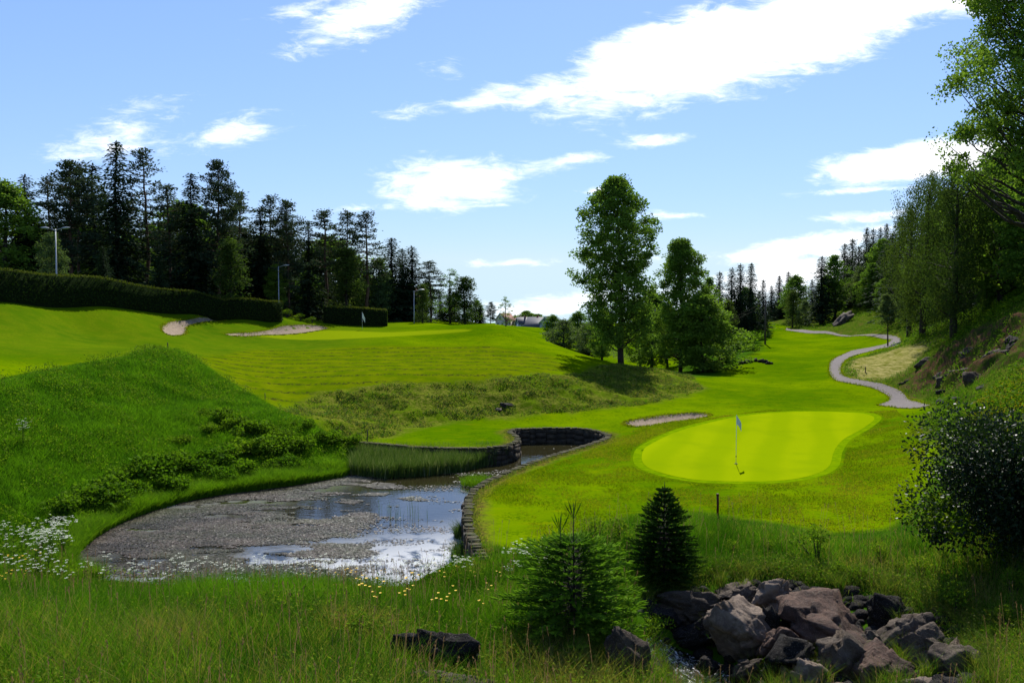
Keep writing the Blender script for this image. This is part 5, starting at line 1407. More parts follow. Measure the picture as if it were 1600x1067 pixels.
# underlying dark rubble between the boulders
mb = MB(); p = scatter(boulder_zone, 520); zz = Hfull(p[:, 0], p[:, 1])
bm = bmesh.new(); bmesh.ops.create_icosphere(bm, subdivisions=2, radius=1); IV = np.array([v.co[:] for v in bm.verts]); IF = np.array([[v.index for v in f.verts] for f in bm.faces]); bm.free()
for (x, y), z in zip(p, zz):
    d = rand_unit(7); dd = IV @ d.T; rad = np.where(dd > .1, .7 / np.maximum(dd, .1), 9).min(1); rad = np.minimum(rad, 1.1)
    mb.add(IV * rad[:, None] * (.08 + .16 * rng.random()) * arr(1.2, 1, .8) + arr(x, y, z), IF)
o = mb.build('rubble', MR['dark']); tag(o, 'dark rubble filling the gaps under the stream boulders', 'rubble', kind='stuff')

# rocks of the outcrop on the right hillside, and other stones
OC = [
 (1500, 572, 60, 34, 'brown', 'steep dark rock face in the middle of the right hillside'),
 (1530, 585, 46, 26, 'brown', 'grey rock ledge right of the steep dark face on the hillside'),
 (1475, 580, 34, 20, 'brown', 'reddish rock at the upper left of the outcrop'),
 (1425, 590, 32, 16, 'brown', 'low dark rock at the left foot of the outcrop above the grass'),
 (1560, 545, 60, 24, 'brown', 'long rock ledge high on the right slope under the bushes'),
 (1590, 525, 44, 24, 'dark', 'rock ledge at the right border high on the slope'),
 (1520, 545, 40, 18, 'brown', 'reddish ledge between the leaning birch trunk and the steep face'),
 (1450, 560, 30, 14, 'brown', 'small reddish rock on the slope below the birch'),
 (1545, 600, 50, 20, 'dark', 'mossy ledge at the lower right end of the outcrop'),
]
for i_, (px, py, w, h, mt, lab) in enumerate(OC):
    g = G(px, py + h * .4); k = g[1] / F
    rock(g + arr(w * k * .35, 1.1, -h * k * .3), (w * k * 1.0, w * k * .7, h * k * 1.5), ((.3, 1, 0), -.2 - .1 * (i_ % 3), 0), mt, lab, 300 + i_, 'rock_outcrop', 'rock', 'rocks of the right hillside outcrop', sub=3)
g = G(1315, 505); k = g[1] / F
rock(g + arr(0, 0, .1), (44 * k, 30 * k, 18 * k), ((0, 1, 0), -.5, 0), 'grey', 'bare sloping grey rock face on the far grassy bank above the path', 340, 'rock_outcrop', 'rock', None, sub=3)
for i_, (px, py, w, h, lab) in enumerate([(1471, 616, 20, 9, 'small flat dark stone up the bank from the path end'), (1470, 633, 18, 12, 'squat dark stone right at the end of the gravel path'), (1492, 627, 16, 9, 'tilted dark stone just right of the path end')]):
    g = G(px, py); k = g[1] / F
    rock(g + arr(0, 0, h * k * .3), (w * k * 1.1, w * k, h * k * 1.2), ((0, 1, 0), -.2, 0), 'dark', lab, 350 + i_, 'stone', 'stone', 'stones at the end of the path', sub=3)
g0 = [(1157, 569), (1165, 568), (1172, 566), (1180, 565), (1188, 566), (1195, 567), (1201, 569)]
for i_, (px, py) in enumerate(g0):
    g = G(px, py); k = g[1] / F
    rock(g + arr(0, 0, .1), (11 * k, 9 * k, 8 * k), ((0, 1, 0), 0, 0), 'dark', 'dark stone in the short row of rocks edging the far fairway', 370 + i_, 'stone', 'stone', 'row of dark stones on the far fairway', sub=2)
g = G(778, 640); k = g[1] / F
rock(g, (14 * k, 12 * k, 9 * k), ((0, 1, 0), 0, 0), 'pale', 'single pale stone showing in the rough foot of the mound', 390, 'stone', 'stone', None, sub=3)
g = G(792, 633); k = g[1] / F
rock(g, (26 * k, 14 * k, 11 * k), ((0, 1, 0), 0, 0), 'dark', 'dark earthy stone above the pale stone in the foot of the mound', 391, 'stone', 'stone', None, sub=3)


# ------------------------------------------------------------------ young spruces in front
def young_spruce(name, loc, H, R, label, mat, seed, leaders=((0, 0, 1),), col0=.45, shoot=.16, n_lay=15, shape=.8, twig_d=1.0, gapf=1.0, tipc=.35):
    r = np.random.default_rng(seed); root = empty(name, loc, 0, label, 'young spruce')
    tr = MB(); fo = MB(); tw_a = []; tw_b = []; tipf = []
    for (lx, ly, lh) in leaders:
        tr.tube(np.array([[0, 0, -.1], [lx * .3, ly * .3, H * .4], [lx, ly, H * lh * .75], [lx, ly, H * lh]]), [.04, .022, .010, .006], 7)
        # stout upright shoots round the leader
        for zs in (.30, .62, .94): tw_a.append([lx, ly, H * lh - zs]); tw_b.append([lx, ly, H * lh - zs + .32]); tipf.append(.0)
        if gapf > 1:
            for k in range(6):
                a = k * 1.05 + r.random() * .4; zb = H * lh - .30
                tw_a.append([lx, ly, zb]); tw_b.append([lx + math.cos(a) * .19, ly + math.sin(a) * .19, zb + .33 + .05 * r.random()]); tipf.append(0.)
    top = H * (0.74 if gapf > 1 else .93)
    for k in range(n_lay):
        f = (k + .5) / n_lay; z = .06 + (top - .06) * f
        prof = (1 - f ** (2.4 if gapf > 1 else 1.35)) ** shape * (.80 + .2 * min(1, f * 5)); nb = int(12 + 8 * (1 - f)); a0 = r.random() * 6.28
        for b in range(nb):
            a = a0 + b * 6.28 / nb + r.normal() * .15; L = max(.12, R * prof * (0.84 + .32 * r.random()) * (1 + .10 * math.sin(a * 2 + seed + f * 5) + .06 * math.sin(a * 5 + f * 13)))
            up = .32 if f > .6 else .12; sag = .28 * (1 - f)
            t_ = np.linspace(0, 1, 5); rx = t_ * L; rz = up * L * t_ - sag * L * t_ * (1 - .6 * t_)
            lx, ly = leaders[0][0] * f, leaders[0][1] * f
            pth = np.c_[lx + math.cos(a) * rx, ly + math.sin(a) * rx, z + rz]; tr.tube(pth, np.linspace(.010, .003, 5), 4, cap=False)
            nt_ = int((6 + L * 17) * twig_d)
            for q in range(nt_):
                s1 = (.25 + .75 * (q + r.random()) / nt_) if L > .3 else r.random()
                pb = arr(lx + math.cos(a) * L * s1, ly + math.sin(a) * L * s1, z + np.interp(s1, t_, rz))
                sd3 = (1 if q % 2 else -1) * (.45 + .5 * r.random()) * (1 if s1 < .95 else .2)
                d = arr(math.cos(a + sd3), math.sin(a + sd3), .10 + .30 * r.random() * (1 + f)); d /= np.linalg.norm(d)
                ll = shoot * (.6 + .7 * r.random())
                tw_a.append(pb); tw_b.append(pb + d * ll); tipf.append(tipc * s1 + .75 * s1 ** 4 * (.4 + .6 * r.random()))
    A_ = np.array(tw_a); B_ = np.array(tw_b); TF = np.array(tipf)
    nneed = 30; k = len(A_)
    s1 = np.tile((np.arange(nneed) + .5) / nneed, k); a_ = np.repeat(A_, nneed, 0); b_ = np.repeat(B_, nneed, 0); d = b_ - a_; d /= np.linalg.norm(d, axis=1)[:, None]
    cen = a_ + (b_ - a_) * s1[:, None]; per = np.cross(d, rand_unit(len(cen), r)); per /= np.linalg.norm(per, axis=1)[:, None]
    nd = per * .62 + d * .85; nl = .024 * (1 - .3 * s1)
    cc = cols(len(cen), col0, .16, 0, .05, r); cc[:, 1] = np.clip(np.repeat(TF, nneed) * (.4 + .6 * s1) , 0, 1); cc[:, 0] = np.clip(cc[:, 0] + np.repeat(r.normal(0, .15, k), nneed), 0, 1)
    leafs(fo, cen + nd * nl[:, None] * .5, nd, rand_unit(len(cen), r), nl, .0105, cc)
    # the shoots themselves as thick fingers of needles
    dd_ = B_ - A_; LL_ = np.linalg.norm(dd_, axis=1)
    cf_ = cols(k, col0, .16, 0, .05, r); cf_[:, 1] = np.clip(TF * 1.1, 0, 1); cf_[:, 0] = np.clip(.15 + TF * .9 + r.normal(0, .12, k), 0, 1)
    for q in range(3): leafs(fo, (A_ + B_) / 2, dd_, rand_unit(k, r), LL_ * 1.08, np.where(LL_ > .28, .022, .046), cf_, shape=.62)
    tr.build('trunk', M_bark, root); fo.build('foliage', mat, root); return root


g = P(897, 1012, 15.5)
young_spruce('young_spruce', g, 2.86, 1.30, 'bright green young spruce with two upright leaders in the near grass', M_young, 5, leaders=((-.02, 0, 1.0), (-.27, .1, .90)), gapf=2, n_lay=15, shape=.52)
g = P(1037, 912, 20)
young_spruce('young_spruce', g, 2.60, .95, 'smaller dense dark green cone-shaped spruce behind the rock pile', M_young2, 6, n_lay=18, shape=.8, shoot=.13, col0=.4, tipc=.05)

# ------------------------------------------------------------------ shrubs
bigbush = shrub_mesh(71, 3.6, 2.2, 34000, .095, M_bush, 34, .9, 16, .45, .08, .5)
g = XY(1560, 19.5); o = place('bush', bigbush, P(1604, 885, 19.5), 3.95, 'large dark bush with glossy leaves at the right border', 'bush', None, 0.3, 1.0, ('stems', 'foliage'))
bb2 = shrub_mesh(72, 1.0, .8, 1300, .12, M_herb, 8, .8, 6, .5, .1, .5)
place('bush', bb2, P(1462, 842, 20.0), 1.1, 'light green leafy shoots at the lower left foot of the large dark bush', 'bush', None, 0, 1.2, ('stems', 'foliage'))
SV = [shrub_mesh(80 + k, 1.0, .9, 1100, .13, M_bramble, 7, .8, 5, .5, .1) for k in range(3)]
brb = [(345, 652, .75), (330, 672, .6), (368, 668, .8), (395, 676, .8), (420, 672, .7), (448, 685, .8), (470, 700, .9), (432, 700, .9), (400, 706, 1.0), (365, 712, .9), (335, 724, 1.0), (305, 736, .9), (275, 728, .9), (245, 738, 1.0), (215, 745, .9),
       (200, 775, 1.0), (172, 770, .9), (150, 790, .9), (388, 738, .9), (350, 745, .9), (500, 682, .7), (525, 690, .7), (545, 690, .65), (290, 690, .5), (480, 662, .5), (110, 800, .8), (440, 728, .8), (262, 765, .8)]
for i_, (px, py, h) in enumerate(brb):
    g = G(px, py + 8)
    lab = {0: 'dark rounded shrub standing alone highest on the meadow above the brambles', 22: 'dense green shrub at the right end beside the reeds', 24: 'small shrub on the upper edge of the meadow near the rough slope'}.get(i_, 'leafy green bramble bush in the thicket along the left pond bank')
    place('bramble_bush', SV[i_ % 3], g, h * (.8 + .35 * random.random()), lab, 'bush', 'bramble bushes along the pond bank', None, 1.2, ('stems', 'foliage'))
SM = [shrub_mesh(90 + k, .9, .5, 480, .075, M_herb, 6, .9, 5, .55, .2, .45) for k in range(3)]
small = [(1278, 870, 1.0, 'upright leafy sapling shrub on the bank edge above the largest boulder'), (1490, 960, .9, 'grey-green willow-like bush right of the leaning slab'), (1345, 912, .6, 'yellow-green low shrub overhanging the dark boulder'),
         (1310, 905, .55, 'yellow-green shrub at the turf edge above the largest boulder'), (1145, 868, .5, 'bright small shrub right of the dark small spruce'), (1110, 850, .5, 'low leafy shrub touching the right side of the dark small spruce'),
         (1400, 900, .5, 'small leafy shrub between the sapling shrub and the large dark bush'), (1530, 905, .55, 'light leafy sprig under the large dark bush'), (1236, 880, .45, 'low yellow-green shrub left of the upright sapling shrub'),
         (965, 850, .9, 'leafy shrub between the front spruce leaders and the dark small spruce'), (880, 868, .7, 'dark leafy shrub behind the left leader of the front spruce'), (1020, 1000, .7, 'thin leafy weed clump between the front spruce and the stream'),
         (1570, 985, .6, 'leafy shrub near the right border below the large dark bush'), (1170, 895, .4, 'low bright herb clump above the small grey rock'), (930, 840, .8, 'grey-green shrub just right of the front spruce tip'), (560, 1005, .6, 'yellow-green upright weed in the near grass left of the long dark rock')]
small += [(1440, 900, .6, 'olive low shrub left of the grey-green willow-like bush'), (1370, 872, .55, 'feathery shrub on the bank right of the upright sapling shrub'), (1060, 905, .4, 'yellow herb clump at the foot of the dark small spruce'),
          (1585, 930, .7, 'pale leafy shrub at the right border below the large dark bush'), (1200, 862, .45, 'small round herb clump between the lawn edge and the rock pile'), (1545, 1010, .5, 'low weedy shrub right of the squarish boulder')]
for i_, (px, py, h, lab) in enumerate(small):
    place('shrub', SM[i_ % 3], G(px, py), h, lab, 'shrub', 'small shrubs of the near bank', None, 1.1, ('stems', 'foliage'))
# bank shrubs far left side of fairway and by the trees
for (px, py, h, lab) in [(1135, 556, 1.8, 'low bush on the bank below the narrow birch beside the far fairway'), (1152, 545, 1.8, 'sunlit bush in the middle of the bank left of the far fairway'), (1168, 536, 1.6, 'bush near the top of the bank left of the power pole'), (1124, 566, 1.6, 'bush at the bottom of the bank next to the middle grove'),
                         (1180, 530, 1.5, 'small bush just left of the foot of the power pole')]:
    place('bramble_bush', SV[0], G(px, py), h, lab, 'bush', 'bushes on the far bank', None, 1.6, ('stems', 'foliage'))
for (px, py, h, lab) in [(448, 497, 1.0, 'pale weedy bush at the right end of the long hedge'), (470, 498, .9, 'low weedy bush in the gap between the two hedges'), (488, 500, .8, 'low green weeds at the left end of the short hedge')]:
    place('shrub', SM[0], XY(px, 86), h, lab, 'shrub', 'weeds between the hedges', None, 1.9, ('stems', 'foliage'))

# ------------------------------------------------------------------ cow parsley and yellow flowers
def parsley_mesh(seed, H=1.0, nu=7):
    r = np.random.default_rng(seed); s = MB(); f = s
    s.tube([[0, 0, -.05], [.02, .01, H * .5], [0, 0, H * .9]], [.006, .005, .003], 4)
    k = 60; a = r.random(k) * 6.28; rd = r.random(k) * .22; z = r.random(k) * H * .5
    leafs(s, np.c_[np.cos(a) * rd, np.sin(a) * rd, z], np.c_[np.cos(a), np.sin(a), .4 + 0 * a], rand_unit(k, r) + arr(0, 0, 1), .09, .035, cols(k, .5, .2, .1, .1, r), mi=1)
    for u_ in range(nu):
        a = r.random() * 6.28; d = .05 + .22 * r.random(); c0 = arr(math.cos(a) * d, math.sin(a) * d, H * (.82 + .2 * r.random()))
        s.tube([[0, 0, H * .55], c0 * arr(.7, .7, .92), c0], [.003, .0025, .002], 3, cap=False)
        n_ = 14; b = r.random(n_) * 6.28; rr_ = .050 * np.sqrt(r.random(n_)); cc = c0 + np.c_[np.cos(b) * rr_, np.sin(b) * rr_, .012 - rr_ * .15 + r.normal(0, .004, n_)]
        leafs(f, cc, np.c_[np.cos(b), np.sin(b), 0 * b], rand_unit(n_, r) * .35 + arr(0, 0, 1), .024, .020, cols(n_), mi=2)
    return s.mesh('cow_parsley', [M_reed, M_herb, M_wht])


PV = [parsley_mesh(k, 1.0, 5 + k % 4) for k in range(5)]
r = np.random.default_rng(99)
drifts = [((20, 895), (115, 50), 40, 'white cow parsley plant in the thick drift at the left end of the pond', 'cow parsley left of the pond', .95),
          ((95, 880), (45, 25), 16, 'white cow parsley plant in the thick drift at the left end of the pond', 'cow parsley left of the pond', 1.1),
          ((330, 925), (170, 10), 32, 'white cow parsley plant rising before the brown pond surface', 'cow parsley before the pond', .85),
          ((600, 925), (130, 10), 34, 'white cow parsley plant rising before the shiny open water', 'cow parsley before the pond', .9),
          ((815, 905), (45, 22), 26, 'white cow parsley plant beside the near end of the stone wall', 'cow parsley by the wall end', .7),
          ((30, 700), (10, 6), 3, 'lone cow parsley plant with white heads on the left meadow', None, .95)]
for (cx, cy), (sx_, sy_), n_, lab, grp, hh in drifts:
    for k in range(n_):
        px = cx + r.uniform(-1, 1) * sx_; py = cy + r.uniform(-1, 1) * sy_
        g = G(px, py)
        if sd(pond, g[:1], g[1:2])[0] < .1: g[1] = g[1] - 1.2; g[2] = zat(g[0], g[1])
        o = bpy.data.objects.new('cow_parsley', PV[r.integers(0, 5)]); COL.objects.link(o); o.location = tuple(g); o.rotation_euler = (0, 0, r.random() * 6); s1 = hh * (.8 + .4 * r.random()); o.scale = (s1, s1, s1)
        tag(o, lab, 'wildflower', grp or 'cow parsley on the meadow')


def buttercup_mesh():
    s = MB(); s.tube([[0, 0, -.02], [.01, 0, .28], [0, .01, .55]], [.004, .003, .002], 4)
    for q in range(3):
        a = q * 2.1; c0 = arr(math.cos(a) * .06, math.sin(a) * .06, .5 + q * .05)
        s.tube([[0, 0, .3], c0], [.002, .002], 3, cap=False)
        b = np.arange(6) * PI / 3; leafs(s, c0 + np.c_[np.cos(b), np.sin(b), 0 * b] * .012, np.c_[np.cos(b), np.sin(b), .4 + 0 * b], np.tile([0, 0, 1.], (6, 1)) + rand_unit(6) * .2, .032, .024, cols(6), mi=1)
    return s.mesh('buttercup', [M_reed, M_yel])


bc = buttercup_mesh()
for k in range(34):
    if k < 20: px, py = r.uniform(560, 790), r.uniform(905, 990)
    elif k < 28: px, py = r.uniform(280, 560), r.uniform(890, 960)
    else: px, py = r.uniform(0, 60), r.uniform(890, 950)
    g = G(px, py)
    if sd(pond, g[:1], g[1:2])[0] < .1: continue
    o = bpy.data.objects.new('buttercup', bc); COL.objects.link(o); o.location = tuple(g); o.rotation_euler = (0, 0, r.random() * 6); s1 = .9 + .5 * r.random(); o.scale = (s1, s1, s1)
    tag(o, 'small yellow buttercup among the near bank grass', 'wildflower', 'yellow buttercups in the grass')

# ------------------------------------------------------------------ flags, stakes, lamps, poles
M_white = solid('white_paint', (.62, .62, .60), (.5, .5, .48), 5, .4)
M_cloth = solid('flag_cloth', (.50, .56, .62), (.42, .48, .55), 5, .7)
M_red = solid('dark_red_paint', (.10, .012, .010), (.05, .01, .01), 12, .6)
M_wood = solid('weathered_wood', (.09, .07, .05), (.045, .035, .028), 8, .85)
M_zinc = solid('galvanised_steel', (.34, .36, .38), (.26, .28, .30), 5, .45, metal=.4)
M_hole = solid('cup_dark', (.01, .01, .01), None, 5, .9)


def golf_flag(loc, H, label, cloth_mat, fw=.38, fh=.36):
    root = empty('flagstick', loc, 0, label, 'golf flag')
    p_ = MB(); p_.tube([[0, 0, -.1], [0, 0, H * .5], [0, 0, H]], [.014, .012, .009], 8); p_.tube([[0, 0, H], [0, 0, H + .03]], [.016, .008], 8); p_.build('pole', M_white, root)
    f_ = MB(); nx_, nz_ = 7, 6; V = []
    for i in range(nx_):
        u_ = i / (nx_ - 1)
        for j in range(nz_):
            w_ = j / (nz_ - 1); V.append([.012 + u_ * fw * .55, .05 * math.sin(u_ * 7 + w_ * 2) * u_, H - .02 - w_ * fh * (1 - .15 * u_) - u_ ** 1.3 * fh * 1.0])
    V = np.array(V); k = len(V); i = np.arange(nx_ - 1)[:, None] * nz_; j = np.arange(nz_ - 1)[None]
    Fq = np.stack([i + j, i + nz_ + j, i + nz_ + j + 1, i + j + 1], -1).reshape(-1, 4)
    f_.add(V - arr(0, .002, 0), Fq); f_.add(V + arr(0, .002, 0), Fq[:, ::-1]); f_.build('flag', cloth_mat, root, smooth=True)
    return root


g = G(1150, 725); H = ray(1148, 649)[1] * g[1] - g[2]
fl = golf_flag(g, H, 'tall white flagstick with a drooping pale grey-blue flag on the near green', M_cloth)
m = MB(); a = np.arange(20) * 2 * PI / 20; m.add(np.c_[np.cos(a) * .075, np.sin(a) * .075, np.full(20, .028)], np.arange(20)[None]); m.build('cup', M_hole, fl)
m = MB(); m.tube([[0, 0, .30], [0, 0, .36]], [.02, .02], 8); m.build('marker_ring', M_hole, fl)
g = G(567, 520); g = XY(566, 85); H = ray(566, 488)[1] * 85 - g[2]
golf_flag(g, H, 'small white flag on the upper green in front of the short hedge', M_white, .5, .6)


def stake(name, px, py, top, r_, mat, label, cap=None):
    g = G(px, py); H = max(.3, ray(px, top)[1] * g[1] - g[2]); root = empty(name, g, 0, label, 'stake')
    m = MB(); m.tube([[0, 0, -.2], [0.01, 0, H * .5], [0, 0, H * .97], [0, 0, H]], [r_, r_, r_, r_ * .6], 8); m.build('post', mat, root)
    if cap: c = MB(); c.tube([[0, 0, H * .93], [0, 0, H * 1.03]], [r_ * 1.25, r_ * 1.1], 8); c.build('cap', cap, root)
    return root


stake('stake', 1121, 803, 772, .04, M_red, 'dark red wooden stake at the near edge of the lawn below the green', M_red)
stake('stake', 262, 545, 535, .035, M_wood, 'thin dark stake on the highest corner of the left meadow')
stake('stake', 574, 688, 671, .025, M_wood, 'thin dark stake beside the shore where the reeds begin')
stake('stake', 414, 625, 614, .02, M_wood, 'very thin dark stake on the edge between the meadow and the mown mound')
stake('stake', 233, 482, 471, .05, M_white, 'short white marker post in front of the long hedge', M_white)
stake('stake', 1352, 582, 573, .04, M_wood, 'short brown stake on the straw-coloured slope by the path')


def lamp(px, D, top, label, double=False, base=None):
    g = XY(px, D); H = ray(px, top)[1] * D - g[2]; root = empty('street_lamp', g, 0, label, 'street lamp')
    m = MB(); m.tube([[0, 0, -.2], [0, 0, .8], [0, 0, H]], [.08, .065, .04], 10); m.build('pole', M_zinc, root)
    for s in ((1, -1) if double else (1,)):
        a = MB(); a.tube([[0, 0, H - .12], [s * .25, 0, H - .02], [s * .55, 0, H + .04]], [.03, .028, .028], 6); a.build('arm', M_zinc, root)
        h_ = MB(); x = np.linspace(0, 1, 7); w = np.array([.06, .13, .17, .18, .16, .11, .03])
        Vv = []
        for xi, wi in zip(x, w):
            for an in np.arange(8) * PI / 4: Vv.append([s * (.5 + xi * .75), math.cos(an) * wi, H + .06 + math.sin(an) * wi * .55 + xi * .06])
        i = np.arange(6)[:, None] * 8; j = np.arange(8)[None]; h_.add(Vv, np.stack([i + j, i + (j + 1) % 8, i + 8 + (j + 1) % 8, i + 8 + j], -1).reshape(-1, 4))
        hd = h_.build('lamp_head', M_zinc, root, smooth=True)
    return root


lamp(90, 67, 358, 'double-headed grey street lamp behind the long hedge', True)
lamp(436, 89, 416, 'single grey street lamp at the right end of the long hedge')
lamp(647, 96, 454, 'single grey street lamp right of the short hedge')
lamp(758, 165, 482, 'tiny distant street lamp near the small far trees on the crest')

# power pole with wires
g = XY(1196, 108); H = ray(1195, 468)[1] * g[1] - g[2]
root = empty('power_pole', g, 0, 'thin dark power pole with wires at the left edge of the far fairway', 'power pole')
m = MB(); m.tube([[0, 0, -.3], [0, 0, H]], [.13, .09], 10); m.build('pole', M_wood, root)
m = MB(); m.box((-.5, -.05, H - .5), (.5, .05, H - .38)); m.build('crossarm', M_wood, root)
for s in (-.4, .4):
    m = MB(); t_ = np.linspace(0, 1, 14)[:, None]; A_ = arr(s, 0, H - .38); B_ = arr(-9 + s, 6, H - 3.0)
    pth = A_ * (1 - t_) + B_ * t_; pth[:, 2] -= 1.2 * np.sin(t_[:, 0] * PI); m.tube(pth, .012, 4); m.build('wire', M_wood, root)
m = MB(); m.tube([[0, 0, H * .72], [-2.6, -.5, -.2]], .012, 4); m.build('guy_wire', M_wood, root)

# ------------------------------------------------------------------ houses beyond the mound
M_blue = solid('blue_grey_boards', (.26, .31, .38), (.20, .24, .30), 3, .7, stretch=(1, 1, 9)); M_trim = solid('white_trim', (.7, .7, .68), None, 3, .6)
M_slate = solid('dark_roof_tiles', (.055, .058, .075), (.035, .038, .048), 7, .7, stretch=(1, 1, 4)); M_tile = solid('red_roof_tiles', (.20, .08, .05), (.14, .055, .04), 7, .8, stretch=(1, 1, 4))
M_cream = solid('cream_boards', (.5, .45, .36), (.42, .38, .3), 3, .7, stretch=(1, 1, 9)); M_redw = solid('red_boards', (.24, .045, .03), (.17, .03, .02), 3, .7, stretch=(1, 1, 9))
M_glass = solid('window_glass', (.03, .04, .05), None, 3, .1, spec=.8); M_brick = solid('chimney_brick', (.2, .08, .06), None, 6, .9)


def house(loc, w, d, hw, hr, rz, wall, roof, label, chim=True, wins=3):
    root = empty('house', loc, rz, label, 'house')
    b = MB(); b.box((-w / 2, -d / 2, -9), (w / 2, d / 2, hw)); n0 = b.n
    for s in (-1, 1):
        V = [[s * w / 2, -d / 2, hw], [s * w / 2, d / 2, hw], [s * w / 2, 0, hw + hr]]; b.add(V, [[0, 1, 2]])
    b.build('wall', wall, root)
    r_ = MB(); ov = .45
    for s in (-1, 1):
        sl = hr / (d / 2); y1_ = s * (d / 2 + ov); z1_ = hw - sl * ov
        V = [[-w / 2 - ov, 0, hw + hr], [w / 2 + ov, 0, hw + hr], [w / 2 + ov, y1_, z1_], [-w / 2 - ov, y1_, z1_]]; V = np.array(V); V2 = V + arr(0, 0, .18)
        r_.add(np.vstack([V, V2]), [[0, 1, 2, 3], [7, 6, 5, 4], [0, 4, 5, 1], [2, 6, 7, 3], [1, 5, 6, 2], [3, 7, 4, 0]])
    rf = r_.build('roof', roof, root)
    if chim: c = MB(); c.box((-.1 * w, -.3, hw + hr - .3), (-.1 * w + .6, .3, hw + hr + .6)); c.build('chimney', M_brick, rf)
    for s in (-1, 1):
        t = MB(); L_ = math.hypot(d / 2 + ov, hr / (d / 2) * (d / 2 + ov))
        t.add([[s * (w / 2 + ov + .02), 0, hw + hr + .16], [s * (w / 2 + ov + .02), -(d / 2 + ov), hw - hr / (d / 2) * ov + .16], [s * (w / 2 + ov + .02), -(d / 2 + ov), hw - hr / (d / 2) * ov - .16], [s * (w / 2 + ov + .02), 0, hw + hr - .2],
               [s * (w / 2 + ov + .02), (d / 2 + ov), hw - hr / (d / 2) * ov + .16], [s * (w / 2 + ov + .02), (d / 2 + ov), hw - hr / (d / 2) * ov - .16]], [[0, 1, 2, 3], [0, 3, 5, 4]])
        t.build('bargeboard', M_trim, root)
    def win(cx, cy, cz, ax_, ww=1.1, wh=1.3):
        f = MB()
        if ax_ == 'y': f.box((cx - ww / 2, cy - .05, cz - wh / 2), (cx + ww / 2, cy + .03, cz + wh / 2))
        else: f.box((cx - .05, cy - ww / 2, cz - wh / 2), (cx + .05, cy + ww / 2, cz + wh / 2))
        fo_ = f.build('window', M_trim, root); g_ = MB(); q = .1
        for sgn in (-1, 1):
            a0, a1 = (-ww / 2 + q, -.04) if sgn < 0 else (.04, ww / 2 - q)
            if ax_ == 'y': g_.box((cx + a0, cy - .07, cz - wh / 2 + q), (cx + a1, cy - .055, cz + wh / 2 - q))
            else: sx2 = 1 if cx > 0 else -1; g_.box((cx + sx2 * .055, cy + a0, cz - wh / 2 + q), (cx + sx2 * .07, cy + a1, cz + wh / 2 - q))
        g_.build('pane', M_glass, fo_)
    for k in range(wins):
        win(-w / 2 + w * (k + .5) / wins, -d / 2, hw - 1.3, 'y'); win(-w / 2 + w * (k + .5) / wins, -d / 2, hw - 3.7, 'y')
    for s in (-1, 1):
        win(s * w / 2, 0, hw + hr * .25, 'x'); win(s * w / 2, -d * .22, hw - 1.6, 'x'); win(s * w / 2, d * .22, hw - 1.6, 'x')
    return root


def at(px, py, D): return P(px, py, D)


house(at(842, 513, 280), 8.0, 6.0, .8, 3.0, math.radians(-28), M_blue, M_slate, 'blue-grey wooden house with dark roof and white gable trim behind the mound')
house(at(856, 514, 270), 3.8, 4.2, 2.2, 2.0, math.radians(62), M_blue, M_slate, 'pale blue gabled wing with tall windows at the right of the blue-grey house', False, 2)
house(at(822, 507, 320), 7.0, 5.0, .6, 2.2, math.radians(15), M_blue, M_slate, 'low house with slate roof just left of the blue-grey house', True)
house(at(806, 503, 340), 6.0, 4.6, .4, 2.0, math.radians(-20), M_cream, M_tile, 'house with brown tiled roof peeping over the crest left of the slate roofs', True)
house(at(789, 502, 330), 6.0, 5.2, .6, 2.6, math.radians(50), M_cream, M_tile, 'house with red tiled roof under the lone airy tree', False)
house(at(614, 492, 122), 8, 6, 1.8, 2.2, math.radians(10), M_redw, M_tile, 'dark red wooden house glimpsed between the pointed spruces', True)

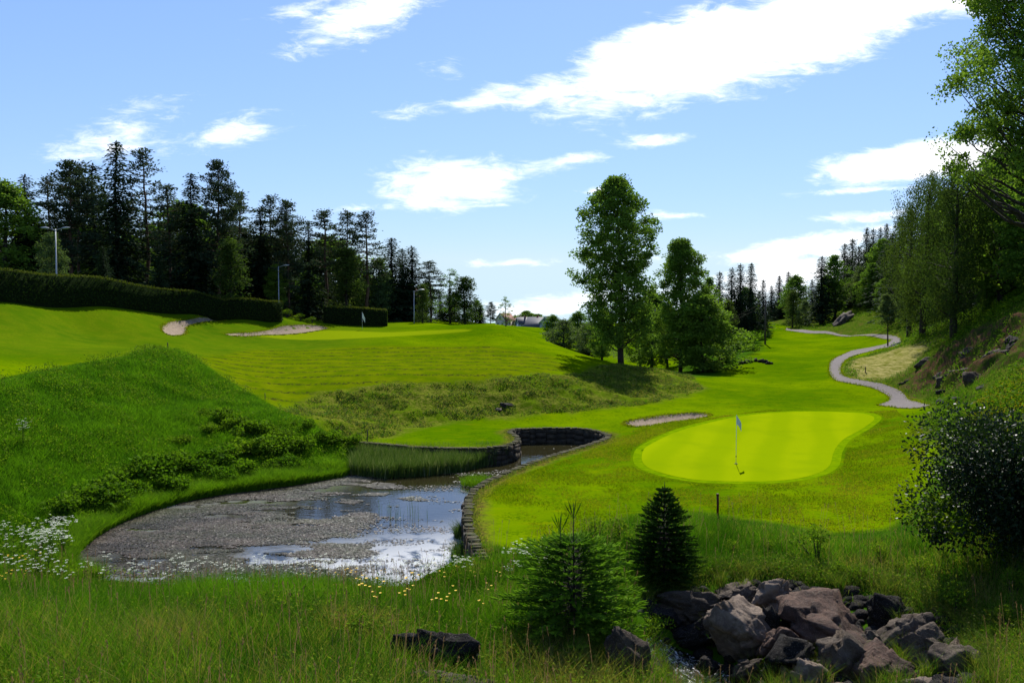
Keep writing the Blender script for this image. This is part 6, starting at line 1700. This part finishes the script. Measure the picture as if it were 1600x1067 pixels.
# pale flowers under the big tree on the mound shoulder
mb = MB(); p = scatter(cf, 1800) if area(cf) > .5 else np.zeros((0, 2)); x, y = p[:, 0], p[:, 1]
if len(x):
    leafs(mb, np.c_[x, y, Hfull(x, y) + .3 + .6 * rng.random(len(x))], rand_unit(len(x)), rand_unit(len(x)) + arr(0, 0, 1), .16, .12, cols(len(x), .6, .25, .5, .3))
    o = mb.build('flowering_nettles', M_pale); tag(o, 'pale flowering nettles at the foot of the tallest middle tree', 'nettles', kind='stuff')

# tufts and weeds growing in the gaps of the rock pile and over its upper edge
rim = Wp([(985, 935), (1050, 912), (1110, 893), (1200, 893), (1300, 905), (1390, 912), (1450, 935), (1530, 975), (1560, 1040)], Hn)
L = np.linalg.norm(np.diff(rim, axis=0), axis=1); cum = np.concatenate([[0], np.cumsum(L)]); k = 9000; s_ = rng.random(k) * cum[-1]
x = np.interp(s_, cum, rim[:, 0]) + rng.normal(0, .28, k); y = np.interp(s_, cum, rim[:, 1]) + rng.normal(0, .28, k); z = Hfull(x, y)
c = cols(k, .5, .25, .25, .3); mb = MB(); blades(mb, x, y, z, .15 + .35 * rng.random(k), .008 + .006 * rng.random(k), c, 1.3)
k2 = 5000; s_ = rng.random(k2) * cum[-1]; x = np.interp(s_, cum, rim[:, 0]) + rng.normal(0, .35, k2); y = np.interp(s_, cum, rim[:, 1]) + rng.normal(0, .3, k2)
leafs(mb, np.c_[x, y, Hfull(x, y) + .35 * rng.random(k2)], rand_unit(k2), rand_unit(k2) + arr(0, 0, 1), .06, .035, cols(k2, .6, .25, .3, .3))
o = mb.build('overhanging_turf', M_grass); tag(o, 'turf and weeds hanging over the upper rim of the boulder pile', 'grass', kind='stuff')
p = scatter(boulder_zone, 60); k = 7000; q = p[rng.integers(0, 60, k)] + rng.normal(0, .08, (k, 2)); x, y = q[:, 0], q[:, 1]
mb = MB(); blades(mb, x, y, Hfull(x, y), .35 + .35 * rng.random(k), .007 + .005 * rng.random(k), cols(k, .5, .25, .35, .3), .7)
o = mb.build('gap_grass', M_grass); tag(o, 'thin grass growing out of the gaps between the boulders', 'grass', kind='stuff')
